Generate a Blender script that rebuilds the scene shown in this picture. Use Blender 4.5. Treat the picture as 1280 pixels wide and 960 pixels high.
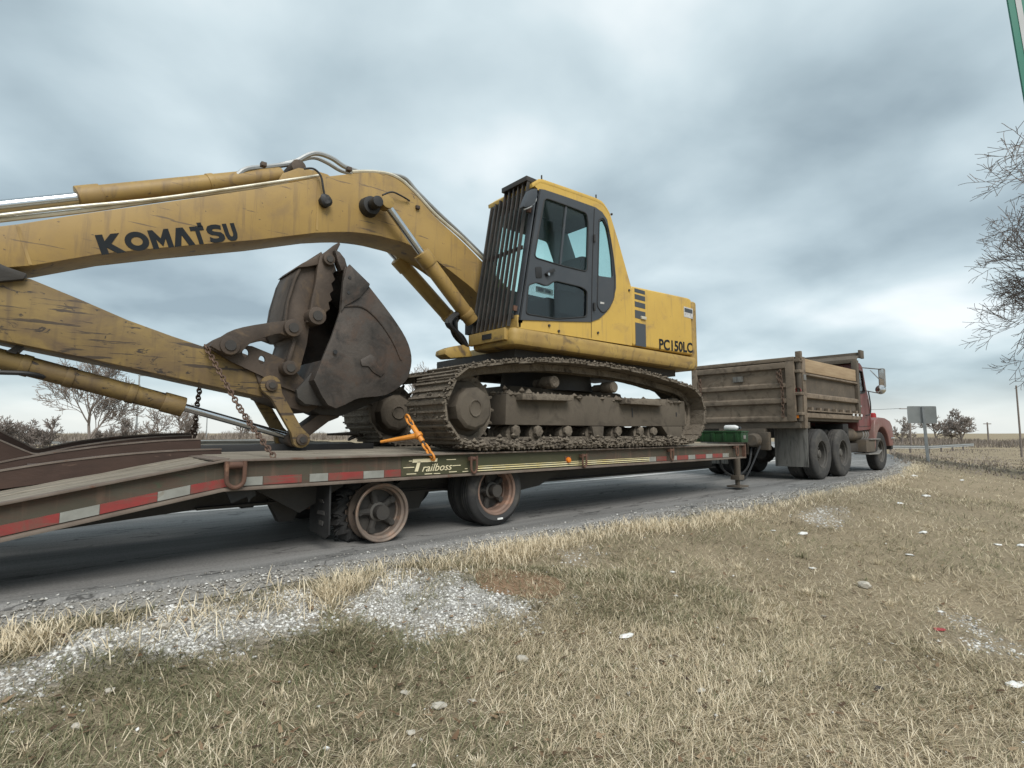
import bpy, bmesh, math, random
import numpy as np
from mathutils import Vector, Matrix, noise
random.seed(7); RNG = np.random.default_rng(11)
S = bpy.context.scene
for o in list(bpy.data.objects): bpy.data.objects.remove(o)
COL = S.collection
# ------------------------------------------------------------------ camera
F, VX, HY, H = 680.0, 1420.0, 541.0, 0.97          # focal length (px of 1280), vanishing point of the trailer, eye level, eye height above the road
TH = math.atan2(HY-480, F)
AZ = math.atan((VX-640)/F*math.cos(TH))
hd = Vector((math.cos(AZ), math.sin(AZ), 0)); RT = Vector((math.sin(AZ), -math.cos(AZ), 0)); ZU = Vector((0,0,1))
FW = hd*math.cos(TH)+ZU*math.sin(TH); UP = ZU*math.cos(TH)-hd*math.sin(TH)
cd = bpy.data.cameras.new('camera'); cam = bpy.data.objects.new('camera', cd); COL.objects.link(cam)
cd.sensor_width = 36; cd.lens = 36*F/1280; cd.clip_start = .05; cd.clip_end = 5000
cam.matrix_world = Matrix(((RT.x,UP.x,-FW.x,0),(RT.y,UP.y,-FW.y,0),(RT.z,UP.z,-FW.z,H),(0,0,0,1)))
S.camera = cam
# ------------------------------------------------------------------ world, sun, exposure
SUN_EL, SUN_AZ = math.radians(48), math.radians(-110)   # azimuth of the hidden sun in the XY plane, from +X
W = bpy.data.worlds.new('World'); S.world = W; W.use_nodes = True
def world():
    nt = W.node_tree; n = nt.nodes; l = nt.links; n.clear()
    out = n.new('ShaderNodeOutputWorld')
    sky = n.new('ShaderNodeTexSky'); sky.sky_type = 'NISHITA'; sky.sun_disc = False
    sky.sun_elevation = SUN_EL; sky.sun_rotation = math.pi/2-SUN_AZ
    bg1 = n.new('ShaderNodeBackground'); bg1.inputs[1].default_value = .09; l.new(sky.outputs[0], bg1.inputs[0])
    tc = n.new('ShaderNodeTexCoord'); sep = n.new('ShaderNodeSeparateXYZ'); l.new(tc.outputs['Generated'], sep.inputs[0])
    def m(op, a, b=None, clamp=False):
        k = n.new('ShaderNodeMath'); k.operation = op; k.use_clamp = clamp
        for i, v in enumerate((a, b)):
            if v is None: continue
            if isinstance(v, (int, float)): k.inputs[i].default_value = v
            else: l.new(v, k.inputs[i])
        return k.outputs[0]
    zz = m('ADD', m('MAXIMUM', sep.outputs[2], 0), .27)
    cb = n.new('ShaderNodeCombineXYZ'); l.new(m('DIVIDE', sep.outputs[0], zz), cb.inputs[0]); l.new(m('DIVIDE', sep.outputs[1], zz), cb.inputs[1])
    def nz(sc, det, rough, dist, off):
        mp = n.new('ShaderNodeMapping'); mp.inputs['Location'].default_value = off; mp.inputs['Rotation'].default_value = (0,0,.35)
        mp.inputs['Scale'].default_value = (1,1,1)
        l.new(cb.outputs[0], mp.inputs[0])
        t = n.new('ShaderNodeTexNoise'); t.inputs['Scale'].default_value = sc; t.inputs['Detail'].default_value = det
        t.inputs['Roughness'].default_value = rough; t.inputs['Distortion'].default_value = dist; l.new(mp.outputs[0], t.inputs['Vector'])
        return t.outputs[0]
    big = nz(.95, 3, .45, .2, (3.1,1.7,0)); mid = nz(2.3, 5, .46, .15, (7.3,2.2,0))
    v = m('ADD', m('MULTIPLY', big, .6), m('MULTIPLY', mid, .4))
    cr = n.new('ShaderNodeValToRGB'); e = cr.color_ramp.elements
    e[0].position = .36; e[0].color = (.15,.190,.211,1); e[1].position = .64; e[1].color = (.44,.468,.475,1)
    k = e.new(.45); k.color = (.226,.276,.298,1); k = e.new(.54); k.color = (.308,.360,.378,1)
    l.new(v, cr.inputs[0])
    # pale clear strip under the cloud base at the horizon
    hz = n.new('ShaderNodeMapRange'); hz.inputs[1].default_value = .005; hz.inputs[2].default_value = .09; hz.inputs[3].default_value = .8; hz.inputs[4].default_value = 0
    hz.interpolation_type = 'SMOOTHSTEP'; l.new(sep.outputs[2], hz.inputs[0])
    mx = n.new('ShaderNodeMix'); mx.data_type = 'RGBA'; l.new(hz.outputs[0], mx.inputs[0]); l.new(cr.outputs[0], mx.inputs[6]); mx.inputs[7].default_value = (.385,.395,.38,1)
    bg2 = n.new('ShaderNodeBackground'); bg2.inputs[1].default_value = 1.0; l.new(mx.outputs[2], bg2.inputs[0])
    ms = n.new('ShaderNodeMixShader'); ms.inputs[0].default_value = .93; l.new(bg1.outputs[0], ms.inputs[1]); l.new(bg2.outputs[0], ms.inputs[2])
    l.new(ms.outputs[0], out.inputs[0])
world()
sl = bpy.data.lights.new('sun', 'SUN'); sl.energy = 1.5; sl.angle = math.radians(35); sl.color = (1,.965,.91)
sun = bpy.data.objects.new('sun', sl); COL.objects.link(sun)
sd = Vector((math.cos(SUN_AZ)*math.cos(SUN_EL), math.sin(SUN_AZ)*math.cos(SUN_EL), math.sin(SUN_EL)))
sun.rotation_euler = sd.to_track_quat('Z','Y').to_euler()
S.view_settings.view_transform = 'Standard'; S.view_settings.look = 'None'; S.view_settings.gamma = 1; S.view_settings.use_curve_mapping = False
S.view_settings.exposure = 1.18
S.render.engine = 'CYCLES'; S.render.resolution_x = 1024; S.render.resolution_y = 768
S.cycles.transparent_max_bounces = 12
# ------------------------------------------------------------------ pixels to places
CO = Vector((0,0,H))
def ray(x, y): return RT*((x-640)/F)+UP*((480-y)/F)+FW
def P(x, y, Y): d = ray(x,y); return CO+d*(Y/d.y)
def PX(x, y, X): d = ray(x,y); return CO+d*(X/d.x)
def PZ(x, y, Z): d = ray(x,y); return CO+d*((Z-H)/d.z)
def PD(x, y, D): return CO+ray(x,y)*D
def xz(pts, Y): return [(p.x, p.z) for p in (P(x,y,Y) for x,y in pts)]
def zoomed(pts, ox, oy, s): return [(ox+x/s, oy+y/s) for x,y in pts]
# ------------------------------------------------------------------ terrain
EDGE = [(-60,5.6),(-8,4.6),(-.1,4.27),(2.4,4.12),(3.7,4.1),(7.4,3.95),(9.4,3.9),(13,4.02),(16.4,4.3),(22.8,5.4),(29.8,7.6),(42,13.5),(60,25),(90,50),(160,120)]
EX = np.array([e[0] for e in EDGE]); EY = np.array([e[1] for e in EDGE])
ROADW = 9.0
def edge(X): return np.interp(X, EX, EY)
def hprof(d):
    d = np.asarray(d, float)
    near = -.035-.125*np.clip(d,0,3.6)-.06*np.clip(d-3.6,0,7)
    far = -.05-.05*np.clip(-d-ROADW,0,12)
    return np.where(d>0, near, np.where(d>-ROADW, -.06, far))
def hz_(X, Y):
    X = np.asarray(X,float); Y = np.asarray(Y,float); d = edge(X)-Y
    z = hprof(d)
    w = np.clip(d/1.2,0,1)
    z = z+w*(.035*np.sin(X*.9+1.3*np.sin(Y*.7))*np.cos(Y*.8+.4)+.018*np.sin(X*2.3+Y*1.1)*np.sin(Y*2.9-X*.6))
    w2 = np.clip((d-8)/10,0,1)
    z = z+w2*(.18*np.sin(X*.13+.5)*np.sin(Y*.17+X*.05))
    return z
def ht(X, Y): return float(hz_(X, Y))
def PG(x, y):
    d = ray(x,y); t = .5
    while t < 400:
        p = CO+d*t
        if p.z < ht(p.x,p.y): break
        t *= 1.01
    a, b = t/1.01, t
    for _ in range(20):
        c = (a+b)/2; p = CO+d*c
        if p.z < ht(p.x,p.y): b = c
        else: a = c
    return CO+d*b
# ------------------------------------------------------------------ materials
def mat(name, c1, c2=None, scale=3, rough=.6, metal=0, bump=.15, bscale=40, spots=None, spots2=None, streak=(1,1,1), runs=None, scr=None, det=6, spec=.5, rvar=.15, bdist=.01):
    m = bpy.data.materials.new(name); m.use_nodes = True; nt = m.node_tree; n = nt.nodes; l = nt.links
    b = n['Principled BSDF']; b.inputs['Roughness'].default_value = rough; b.inputs['Metallic'].default_value = metal
    b.inputs['Specular IOR Level'].default_value = spec
    tc = n.new('ShaderNodeTexCoord'); mp = n.new('ShaderNodeMapping'); mp.inputs['Scale'].default_value = streak; l.new(tc.outputs['Object'], mp.inputs[0])
    def nz(sc, d=det, r=.6, dist=0, vec=mp):
        t = n.new('ShaderNodeTexNoise'); t.inputs['Scale'].default_value = sc; t.inputs['Detail'].default_value = d
        t.inputs['Roughness'].default_value = r; t.inputs['Distortion'].default_value = dist; l.new(vec.outputs[0], t.inputs['Vector']); return t.outputs[0]
    c2 = c2 or tuple(x*.75 for x in c1)
    rp = n.new('ShaderNodeValToRGB'); rp.color_ramp.elements[0].position = .33; rp.color_ramp.elements[1].position = .67
    rp.color_ramp.elements[0].color = (*c1,1); rp.color_ramp.elements[1].color = (*c2,1)
    base = nz(scale); l.new(base, rp.inputs[0]); colr = rp.outputs[0]
    for sp in (spots, spots2):
        if not sp: continue
        sc, amt, ssc = sp[:3]; dist = sp[3] if len(sp) > 3 else .6; soft = sp[4] if len(sp) > 4 else .06
        f = n.new('ShaderNodeMapRange'); f.inputs[1].default_value = 1-amt-soft; f.inputs[2].default_value = 1-amt+soft
        l.new(nz(ssc, 8, .65, dist), f.inputs[0])
        mx = n.new('ShaderNodeMix'); mx.data_type = 'RGBA'; l.new(f.outputs[0], mx.inputs[0]); l.new(colr, mx.inputs[6]); mx.inputs[7].default_value = (*sc,1); colr = mx.outputs[2]
    for sp, stv, rot in ((runs,(9,9,.7),(0,0,0)),(scr,(1.2,4,16),(0,.5,0))):
        if not sp: continue
        m2 = n.new('ShaderNodeMapping'); m2.inputs['Scale'].default_value = stv; m2.inputs['Rotation'].default_value = rot; l.new(tc.outputs['Object'], m2.inputs[0])
        f = n.new('ShaderNodeMapRange'); f.inputs[1].default_value = sp[1]; f.inputs[2].default_value = sp[1]+sp[2]; f.inputs[4].default_value = sp[3]; l.new(nz(1.6,6,.6,.2,m2), f.inputs[0])
        mx = n.new('ShaderNodeMix'); mx.data_type = 'RGBA'; l.new(f.outputs[0], mx.inputs[0]); l.new(colr, mx.inputs[6]); mx.inputs[7].default_value = (*sp[0],1); colr = mx.outputs[2]
    l.new(colr, b.inputs['Base Color'])
    if rvar:
        rr = n.new('ShaderNodeMapRange'); rr.inputs[3].default_value = max(.03,rough-rvar); rr.inputs[4].default_value = min(1,rough+rvar); l.new(base, rr.inputs[0]); l.new(rr.outputs[0], b.inputs['Roughness'])
    if bump:
        bp = n.new('ShaderNodeBump'); bp.inputs['Strength'].default_value = bump; bp.inputs['Distance'].default_value = bdist
        l.new(nz(bscale, 5, .65), bp.inputs['Height']); l.new(bp.outputs[0], b.inputs['Normal'])
    return m
def glassmat(name, tint, gloss=.1):
    m = bpy.data.materials.new(name); m.use_nodes = True; nt = m.node_tree; n = nt.nodes; l = nt.links; n.clear()
    o = n.new('ShaderNodeOutputMaterial'); t = n.new('ShaderNodeBsdfTransparent'); t.inputs[0].default_value = (*tint,1)
    g = n.new('ShaderNodeBsdfGlossy'); g.inputs['Roughness'].default_value = .04; fr = n.new('ShaderNodeLayerWeight'); pw = n.new('ShaderNodeMath'); pw.operation = 'POWER'; pw.inputs[1].default_value = 4; l.new(fr.outputs['Facing'], pw.inputs[0])
    ad = n.new('ShaderNodeMath'); ad.operation = 'MULTIPLY_ADD'; ad.inputs[1].default_value = .6; ad.inputs[2].default_value = gloss; l.new(pw.outputs[0], ad.inputs[0])
    mx = n.new('ShaderNodeMixShader'); l.new(ad.outputs[0], mx.inputs[0]); l.new(t.outputs[0], mx.inputs[1]); l.new(g.outputs[0], mx.inputs[2]); l.new(mx.outputs[0], o.inputs[0])
    return m
RUST = (.11,.05,.028); MUDC = (.105,.085,.064)
MT = dict(
 yellow=mat('yellow paint', (.545,.355,.072), (.475,.305,.066), 1.6, .5, 0, .06, 60, ((.30,.195,.085),.33,3.2,.6,.12), ((.10,.06,.035),.30,14,.6,.025), runs=((.22,.15,.08),.56,.16,.55)),
 yellow_boom=mat('faded yellow boom paint', (.335,.216,.062), (.27,.172,.052), 1.3, .55, 0, .06, 60, ((.20,.13,.06),.36,2.6,.6,.16), ((.06,.04,.03),.325,16,.6,.025), runs=((.13,.085,.05),.53,.2,.7), scr=((.09,.06,.04),.63,.03,.8)),
 yellow_worn=mat('scratched yellow arm paint', (.255,.172,.052), (.165,.11,.039), 1.8, .65, 0, .1, 50, ((.115,.075,.04),.45,3.0,.5,.14), ((.03,.022,.018),.39,10,.8,.03), (.8,1,1.5), runs=((.09,.06,.035),.52,.2,.7), scr=((.04,.028,.02),.58,.03,.9)),
 yellow_dark=mat('grimy yellow frame paint', (.37,.245,.066), (.255,.165,.052), 2.5, .6, 0, .1, 50, ((.10,.07,.04),.40,4,1.2,.08), (RUST,.33,12,.8,.03)),
 steel=mat('chromed rod', (.62,.64,.66), (.5,.52,.54), 5, .2, 1, 0),
 pipe=mat('pale painted pipe', (.62,.6,.52), (.42,.38,.28), 5, .4, .2, .05),
 cabgrey=mat('dark grey cab paint', (.036,.042,.05), (.05,.055,.062), 3, .5, 0, .05, 80, ((.10,.09,.075),.30,5,1,.08)),
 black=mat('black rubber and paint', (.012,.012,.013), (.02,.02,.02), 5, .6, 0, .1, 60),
 dark=mat('dark greasy steel', (.028,.025,.023), (.045,.04,.034), 4, .7, 0, .3, 30),
 guard=mat('black guard bars', (.02,.018,.017), (.045,.038,.033), 5, .55, .2, .1, 60, ((.09,.06,.045),.33,8,.8,.05)),
 mud=mat('dried mud on steel', (.125,.105,.082), (.18,.152,.12), 3.5, .92, 0, .9, 26, ((.055,.045,.036),.42,6,1.2,.08), ((.21,.185,.15),.32,14,.8,.05), bdist=.02, spec=.2),
 mudframe=mat('mud smeared track frame', (.086,.072,.056), (.115,.097,.076), 1.8, .9, 0, .35, 40, ((.062,.052,.042),.40,4,1.0,.1), bdist=.01, spec=.25),
 bucket=mat('worn bucket steel', (.088,.073,.062), (.045,.038,.033), 2.2, .6, .3, .4, 30, ((.080,.05,.035),.40,3.4,.6,.1), ((.02,.018,.016),.40,4.4,.8,.12), bdist=.008),
 thumb=mat('brown thumb steel', (.088,.064,.047), (.048,.036,.028), 3, .68, .25, .35, 34, ((.125,.085,.05),.36,5,.6,.1), bdist=.008),
 rail=mat('weathered olive rail paint', (.072,.060,.042), (.052,.045,.030), 1.6, .7, 0, .15, 40, ((.075,.040,.026),.44,2.6,.8,.12), ((.042,.062,.032),.35,5,.8,.06), (1,1,3), runs=((.12,.075,.05),.55,.12,.6)),
 olive=mat('olive green rail panel', (.042,.045,.018), (.054,.05,.025), 4, .6, 0, .1, 50, ((.11,.08,.055),.34,4,1.2,.08)),
 flange=mat('pale worn flange', (.17,.138,.112), (.10,.074,.058), 4, .75, 0, .15, 40, (RUST,.36,6,1,.06)),
 rust=mat('rusty steel', (.135,.07,.045), (.085,.045,.032), 5, .8, .15, .3, 40, ((.20,.11,.07),.36,9,.8,.06)),
 ramp=mat('rusty brown ramp steel', (.056,.029,.019), (.038,.021,.015), 2.2, .72, .1, .15, 40, ((.055,.03,.022),.42,3.5,1.5,.1), ((.16,.10,.07),.30,7,1,.06), (1,1,2)),
 wood=mat('weathered deck wood', (.25,.222,.18), (.155,.137,.11), 6, .9, 0, .5, 30, ((.10,.085,.065),.37,6,1.2,.08), None, (.25,2.5,2.5), bdist=.01, spec=.2),
 tan=mat('new pine board', (.37,.28,.18), (.28,.20,.125), 5, .8, 0, .25, 40, ((.26,.175,.10),.33,7,1,.08), None, (.3,1,4), spec=.2),
 red=mat('red reflective tape', (.25,.034,.031), (.18,.03,.027), 7, .45, 0, .1, 60, ((.11,.07,.05),.44,6,.8,.12), scr=((.12,.08,.06),.56,.06,.7)),
 tape=mat('grey white reflective tape', (.27,.275,.25), (.19,.19,.17), 7, .45, 0, .1, 60, ((.17,.14,.10),.35,9,1,.08)),
 cream=mat('cream lettering', (.68,.62,.42), (.60,.53,.36), 8, .6, 0, .05, 60, ((.16,.13,.07),.27,30,.5,.04)),
 gold=mat('gold pinstripe', (.66,.54,.22), (.72,.66,.45), 6, .5, 0, 0),
 tyre=mat('tyre rubber', (.028,.028,.029), (.042,.041,.04), 6, .8, 0, .2, 60, ((.085,.078,.068),.36,4,.8,.12), spec=.3),
 tyre_dusty=mat('dusty tyre rubber', (.062,.06,.058), (.045,.044,.043), 4, .85, 0, .2, 60, ((.105,.097,.086),.40,3.5,.8,.12), spec=.25),
 rim=mat('dusty pinkish rim', (.20,.125,.092), (.145,.095,.073), 6, .7, 0, .15, 50, ((.36,.19,.12),.36,5,1,.1)),
 rimgrey=mat('bare grey rim', (.21,.165,.132), (.13,.10,.082), 6, .65, .2, .2, 50, ((.30,.18,.12),.36,5,1,.1)),
 hub=mat('dusty hub iron', (.07,.065,.058), (.105,.097,.087), 8, .7, .2, .25, 50),
 hubdark=mat('grimy hub iron', (.032,.03,.027), (.055,.05,.045), 8, .75, .2, .25, 50),
 flapdark=mat('dusty dark wheel disc', (.075,.07,.063), (.055,.052,.048), 5, .85, 0, .2, 40, ((.11,.10,.088),.36,5,1,.1)),
 dump=mat('muddy dump body', (.22,.173,.13), (.165,.132,.10), 2.0, .88, 0, .3, 30, ((.085,.068,.052),.42,3,1.2,.1), ((.21,.175,.135),.36,6,1,.08), (1,1,1.3), bdist=.008, spec=.25),
 dumpdark=mat('grimy dump ribs', (.115,.096,.076), (.082,.069,.056), 2.4, .85, 0, .25, 30, ((.15,.115,.08),.36,5,1,.1), spec=.25),
 flap=mat('dusty grey mud flap', (.20,.195,.18), (.13,.125,.115), 3, .9, 0, .1, 40, ((.075,.072,.068),.42,4,1.6,.1), None, (2.5,2.5,.35), spec=.2),
 redcab=mat('dull red truck paint', (.15,.03,.029), (.12,.027,.026), 2.5, .42, 0, .04, 60, ((.14,.085,.07),.40,2.5,.6,.15)),
 pinkhood=mat('dusty red fender paint', (.18,.082,.07), (.155,.062,.054), 3, .5, 0, .05, 60, ((.19,.13,.11),.42,3,.6,.15)),
 chrome=mat('dull chrome', (.66,.66,.66), (.52,.52,.52), 6, .22, 1, 0),
 alu=mat('dusty aluminium', (.34,.33,.31), (.24,.23,.22), 5, .5, .6, .1, 50),
 green=mat('green toolbox paint', (.014,.055,.018), (.011,.042,.014), 3, .5, 0, .1, 50, ((.10,.12,.07),.33,8,1,.08)),
 white=mat('white plastic', (.72,.73,.73), (.62,.63,.63), 6, .5, 0, .05),
 orange=mat('orange binder paint', (.62,.24,.03), (.50,.18,.025), 8, .5, 0, .15, 60, ((.15,.07,.03),.35,16,.8,.06)),
 chain=mat('rusty chain', (.155,.10,.07), (.10,.065,.05), 12, .7, .4, .2, 60),
 amber=mat('amber lens', (.70,.20,.015), (.6,.16,.01), 8, .3, 0, 0),
 redlens=mat('red lens', (.34,.02,.022), (.28,.016,.018), 8, .35, 0, 0),
 decal=mat('dark blue grey decal', (.045,.055,.065), (.055,.062,.07), 5, .6, 0, .05, 50, ((.20,.16,.09),.28,14,.8,.04)),
 letter=mat('charcoal lettering', (.013,.016,.019), (.02,.023,.026), 6, .75, 0, .05, 50, ((.20,.15,.07),.28,18,.8,.03), spec=.15),
 sticker=mat('faded warning sticker', (.50,.49,.46), (.42,.42,.42), 9, .6, 0, 0, spots=((.28,.28,.31),.42,12,.5,.05)),
 seat=mat('dark seat cloth', (.02,.022,.025), (.03,.032,.035), 8, .9, 0, .2),
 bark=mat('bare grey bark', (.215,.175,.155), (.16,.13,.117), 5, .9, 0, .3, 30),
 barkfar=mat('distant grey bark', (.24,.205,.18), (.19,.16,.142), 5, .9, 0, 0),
 pole=mat('weathered pole wood', (.20,.17,.15), (.15,.125,.11), 4, .9, 0, .1),
 signback=mat('bare aluminium sign back', (.40,.42,.42), (.34,.36,.36), 3, .5, .4, .05),
 galv=mat('galvanised steel', (.36,.37,.37), (.28,.29,.29), 5, .5, .5, .05),
 signgreen=mat('green sign sheeting', (.012,.16,.105), (.014,.14,.095), 3, .4, 0, .02),
 signwhite=mat('grey white sign border', (.42,.43,.43), (.36,.37,.37), 3, .4, 0, .02),
 rock=mat('pale limestone', (.48,.45,.39), (.36,.33,.28), 14, .9, 0, .5, 40, spec=.2),
 paper=mat('crumpled white litter', (.74,.74,.72), (.60,.60,.58), 9, .7, 0, .2),
 glass=glassmat('teal cab glass', (.86,.955,.945), .03),
 glass2=glassmat('dark tinted glass', (.60,.68,.69), .05),
)
# ------------------------------------------------------------------ mesh helpers
class M:
    def __init__(s): s.v = []; s.f = []
    def add(s, vs, fs):
        k = len(s.v); s.v += [tuple(v) for v in vs]; s.f += [[i+k for i in f] for f in fs]; return s
    def box(s, x0,x1,y0,y1,z0,z1):
        x0,x1 = min(x0,x1),max(x0,x1); y0,y1 = min(y0,y1),max(y0,y1); z0,z1 = min(z0,z1),max(z0,z1)
        return s.add([(x0,y0,z0),(x1,y0,z0),(x1,y1,z0),(x0,y1,z0),(x0,y0,z1),(x1,y0,z1),(x1,y1,z1),(x0,y1,z1)],
              [[3,2,1,0],[4,5,6,7],[0,1,5,4],[1,2,6,5],[2,3,7,6],[3,0,4,7]])
    def prism(s, pts, y0, y1):                      # polygon in XZ swept along Y
        n = len(pts); a = sum(pts[i][0]*pts[(i+1)%n][1]-pts[(i+1)%n][0]*pts[i][1] for i in range(n))
        if a < 0: pts = pts[::-1]
        y0,y1 = min(y0,y1),max(y0,y1)
        return s.add([(x,y0,z) for x,z in pts]+[(x,y1,z) for x,z in pts],
              [list(range(n)), list(range(2*n-1,n-1,-1))]+[[(i+1)%n,i,i+n,(i+1)%n+n] for i in range(n)])
    def prismx(s, pts, x0, x1):                     # polygon in YZ swept along X
        m = M().prism([(y,z) for y,z in pts], x0, x1); return s.add([(b,a,c) for a,b,c in m.v], [f[::-1] for f in m.f])
    def prismz(s, pts, z0, z1):
        m = M().prism(pts, z0, z1); return s.add([(a,c,b) for a,b,c in m.v], [f[::-1] for f in m.f])
    def cyl(s, p0, p1, r0, r1=None, n=16, cap=True):
        p0 = Vector(p0); p1 = Vector(p1); r1 = r0 if r1 is None else r1; d = (p1-p0).normalized()
        u = d.orthogonal().normalized(); w = d.cross(u); vs = []
        for p, r in ((p0,r0),(p1,r1)):
            for i in range(n):
                t = 2*math.pi*i/n; vs.append(p+(u*math.cos(t)+w*math.sin(t))*r)
        fs = [[i,(i+1)%n,(i+1)%n+n,i+n] for i in range(n)]
        if cap: fs += [list(range(n-1,-1,-1)), list(range(n,2*n))]
        return s.add(vs, fs)
    def tube(s, path, r, n=8, cap=True):
        path = [Vector(p) for p in path]; k = len(path); rs = r if isinstance(r,(list,tuple)) else [r]*k; vs = []; u = None
        for i, p in enumerate(path):
            d = (path[min(i+1,k-1)]-path[max(i-1,0)]).normalized()
            u = d.orthogonal().normalized() if u is None else (u-d*u.dot(d)).normalized()
            w = d.cross(u)
            for j in range(n):
                t = 2*math.pi*j/n; vs.append(p+(u*math.cos(t)+w*math.sin(t))*rs[i])
        fs = [[i*n+j,i*n+(j+1)%n,(i+1)*n+(j+1)%n,(i+1)*n+j] for i in range(k-1) for j in range(n)]
        if cap: fs += [list(range(n-1,-1,-1)), list(range((k-1)*n,k*n))]
        return s.add(vs, fs)
    def lathe(s, prof, o, ax, n=32):                # prof: (radius, distance along axis)
        o = Vector(o); d = Vector(ax).normalized(); u = d.orthogonal().normalized(); w = d.cross(u); vs = []
        for r, t in prof:
            for i in range(n):
                a = 2*math.pi*i/n; vs.append(o+d*t+(u*math.cos(a)+w*math.sin(a))*r)
        k = len(prof)
        return s.add(vs, [[i*n+j,i*n+(j+1)%n,(i+1)*n+(j+1)%n,(i+1)*n+j] for i in range(k-1) for j in range(n)])
    def ring(s, c, R, r, ax, n=20, m=8, sx=1, up=None):
        c = Vector(c); d = Vector(ax).normalized(); u = Vector(up).normalized() if up else d.orthogonal().normalized(); w = d.cross(u)
        vs = []
        for i in range(n):
            t = 2*math.pi*i/n; rad = u*math.cos(t)*sx+w*math.sin(t); ce = c+rad*R; rn = (u*math.cos(t)+w*math.sin(t)*sx).normalized()
            for j in range(m):
                q = 2*math.pi*j/m; vs.append(ce+(rn*math.cos(q)+d*math.sin(q))*r)
        return s.add(vs, [[i*m+j,i*m+(j+1)%m,((i+1)%n)*m+(j+1)%m,((i+1)%n)*m+j] for i in range(n) for j in range(m)])
    def jit(s, a, sc=6, seed=0):
        s.v = [tuple(Vector(p)+noise.noise_vector(Vector(p)*sc+Vector((seed,0,0)))*a) for p in s.v]; return s
    def build(s, name, material, parent=None, bevel=0, seg=2, ang=32, sub=0):
        off = root_loc(parent)
        me = bpy.data.meshes.new(name)
        bm = bmesh.new(); vs = [bm.verts.new(Vector(v)-off) for v in s.v]
        for f in s.f:
            try: bm.faces.new([vs[i] for i in f])
            except ValueError: pass
        bmesh.ops.recalc_face_normals(bm, faces=bm.faces)
        if bevel:
            ed = [e for e in bm.edges if len(e.link_faces)==2 and e.calc_face_angle(0) > math.radians(ang)]
            bmesh.ops.bevel(bm, geom=ed, offset=bevel, segments=seg, profile=.6, affect='EDGES', clamp_overlap=True)
        bm.to_mesh(me); bm.free()
        return link(name, me, material, parent, ang)
def root_loc(o):
    if o is None: return Vector((0,0,0))
    while o.parent: o = o.parent
    return Vector(o.location)
def link(name, me, material, parent=None, ang=32):
    if material is not None: me.materials.append(MT[material] if isinstance(material,str) else material)
    me.polygons.foreach_set('use_smooth', [True]*len(me.polygons)); me.set_sharp_from_angle(angle=math.radians(ang))
    o = bpy.data.objects.new(name, me); COL.objects.link(o)
    if parent: o.parent = parent
    return o
def tag(o, label, cat, group=None, kind=None):
    if label: o['label'] = label
    if cat: o['category'] = cat
    if group: o['group'] = group
    if kind: o['kind'] = kind
    return o
def thing(name, label, cat, loc=(0,0,0), group=None):
    o = bpy.data.objects.new(name, None); COL.objects.link(o); o.location = loc; o.empty_display_size = .2
    return tag(o, label, cat, group)
def inst(src, name, parent, loc=(0,0,0), rot=None):
    o = bpy.data.objects.new(name, src.data); COL.objects.link(o); o.parent = parent; o.location = loc
    if rot is not None: o.rotation_euler = rot
    return o
def holed(outer, holes, conv, thick, name, material, parent, bevel=0):
    """plate with openings: loops of 2D points, conv(a,b) -> Vector on the plate, thick = Vector"""
    off = root_loc(parent); bm = bmesh.new(); ed = []
    for lp in [outer]+holes:
        vs = [bm.verts.new(conv(*p)-off) for p in lp]
        ed += [bm.edges.new((vs[i], vs[(i+1)%len(vs)])) for i in range(len(vs))]
    bmesh.ops.triangle_fill(bm, use_beauty=True, use_dissolve=False, edges=ed)
    r = bmesh.ops.extrude_face_region(bm, geom=list(bm.faces))
    bmesh.ops.translate(bm, vec=thick, verts=[g for g in r['geom'] if isinstance(g, bmesh.types.BMVert)])
    bmesh.ops.recalc_face_normals(bm, faces=bm.faces)
    me = bpy.data.meshes.new(name); bm.to_mesh(me); bm.free()
    return link(name, me, material, parent)
def rounded(pts, r, k=4):
    out = []; n = len(pts)
    for i in range(n):
        p0 = Vector(pts[i-1]); p = Vector(pts[i]); p1 = Vector(pts[(i+1)%n]); a = (p0-p); b = (p1-p); rr = min(r, a.length*.45, b.length*.45)
        A = p+a.normalized()*rr; B = p+b.normalized()*rr
        for j in range(k+1):
            t = j/k; q = A*(1-t)**2+p*2*t*(1-t)+B*t*t; out.append((q.x,q.y))
    return out
def smooth(pts, k=3, closed=False):
    """Catmull-Rom through points"""
    n = len(pts); out = []; V = [Vector(p) for p in pts]
    rng = range(n) if closed else range(n-1)
    for i in rng:
        g = (lambda j: V[j%n]) if closed else (lambda j: V[max(0,min(n-1,j))])
        p0,p1,p2,p3 = g(i-1),g(i),g(i+1),g(i+2)
        for j in range(k):
            t = j/k; out.append(tuple(.5*((2*p1)+(p2-p0)*t+(2*p0-5*p1+4*p2-p3)*t*t+(3*p1-p0-3*p2+p3)*t**3)))
    if not closed: out.append(tuple(V[-1]))
    return out
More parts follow.
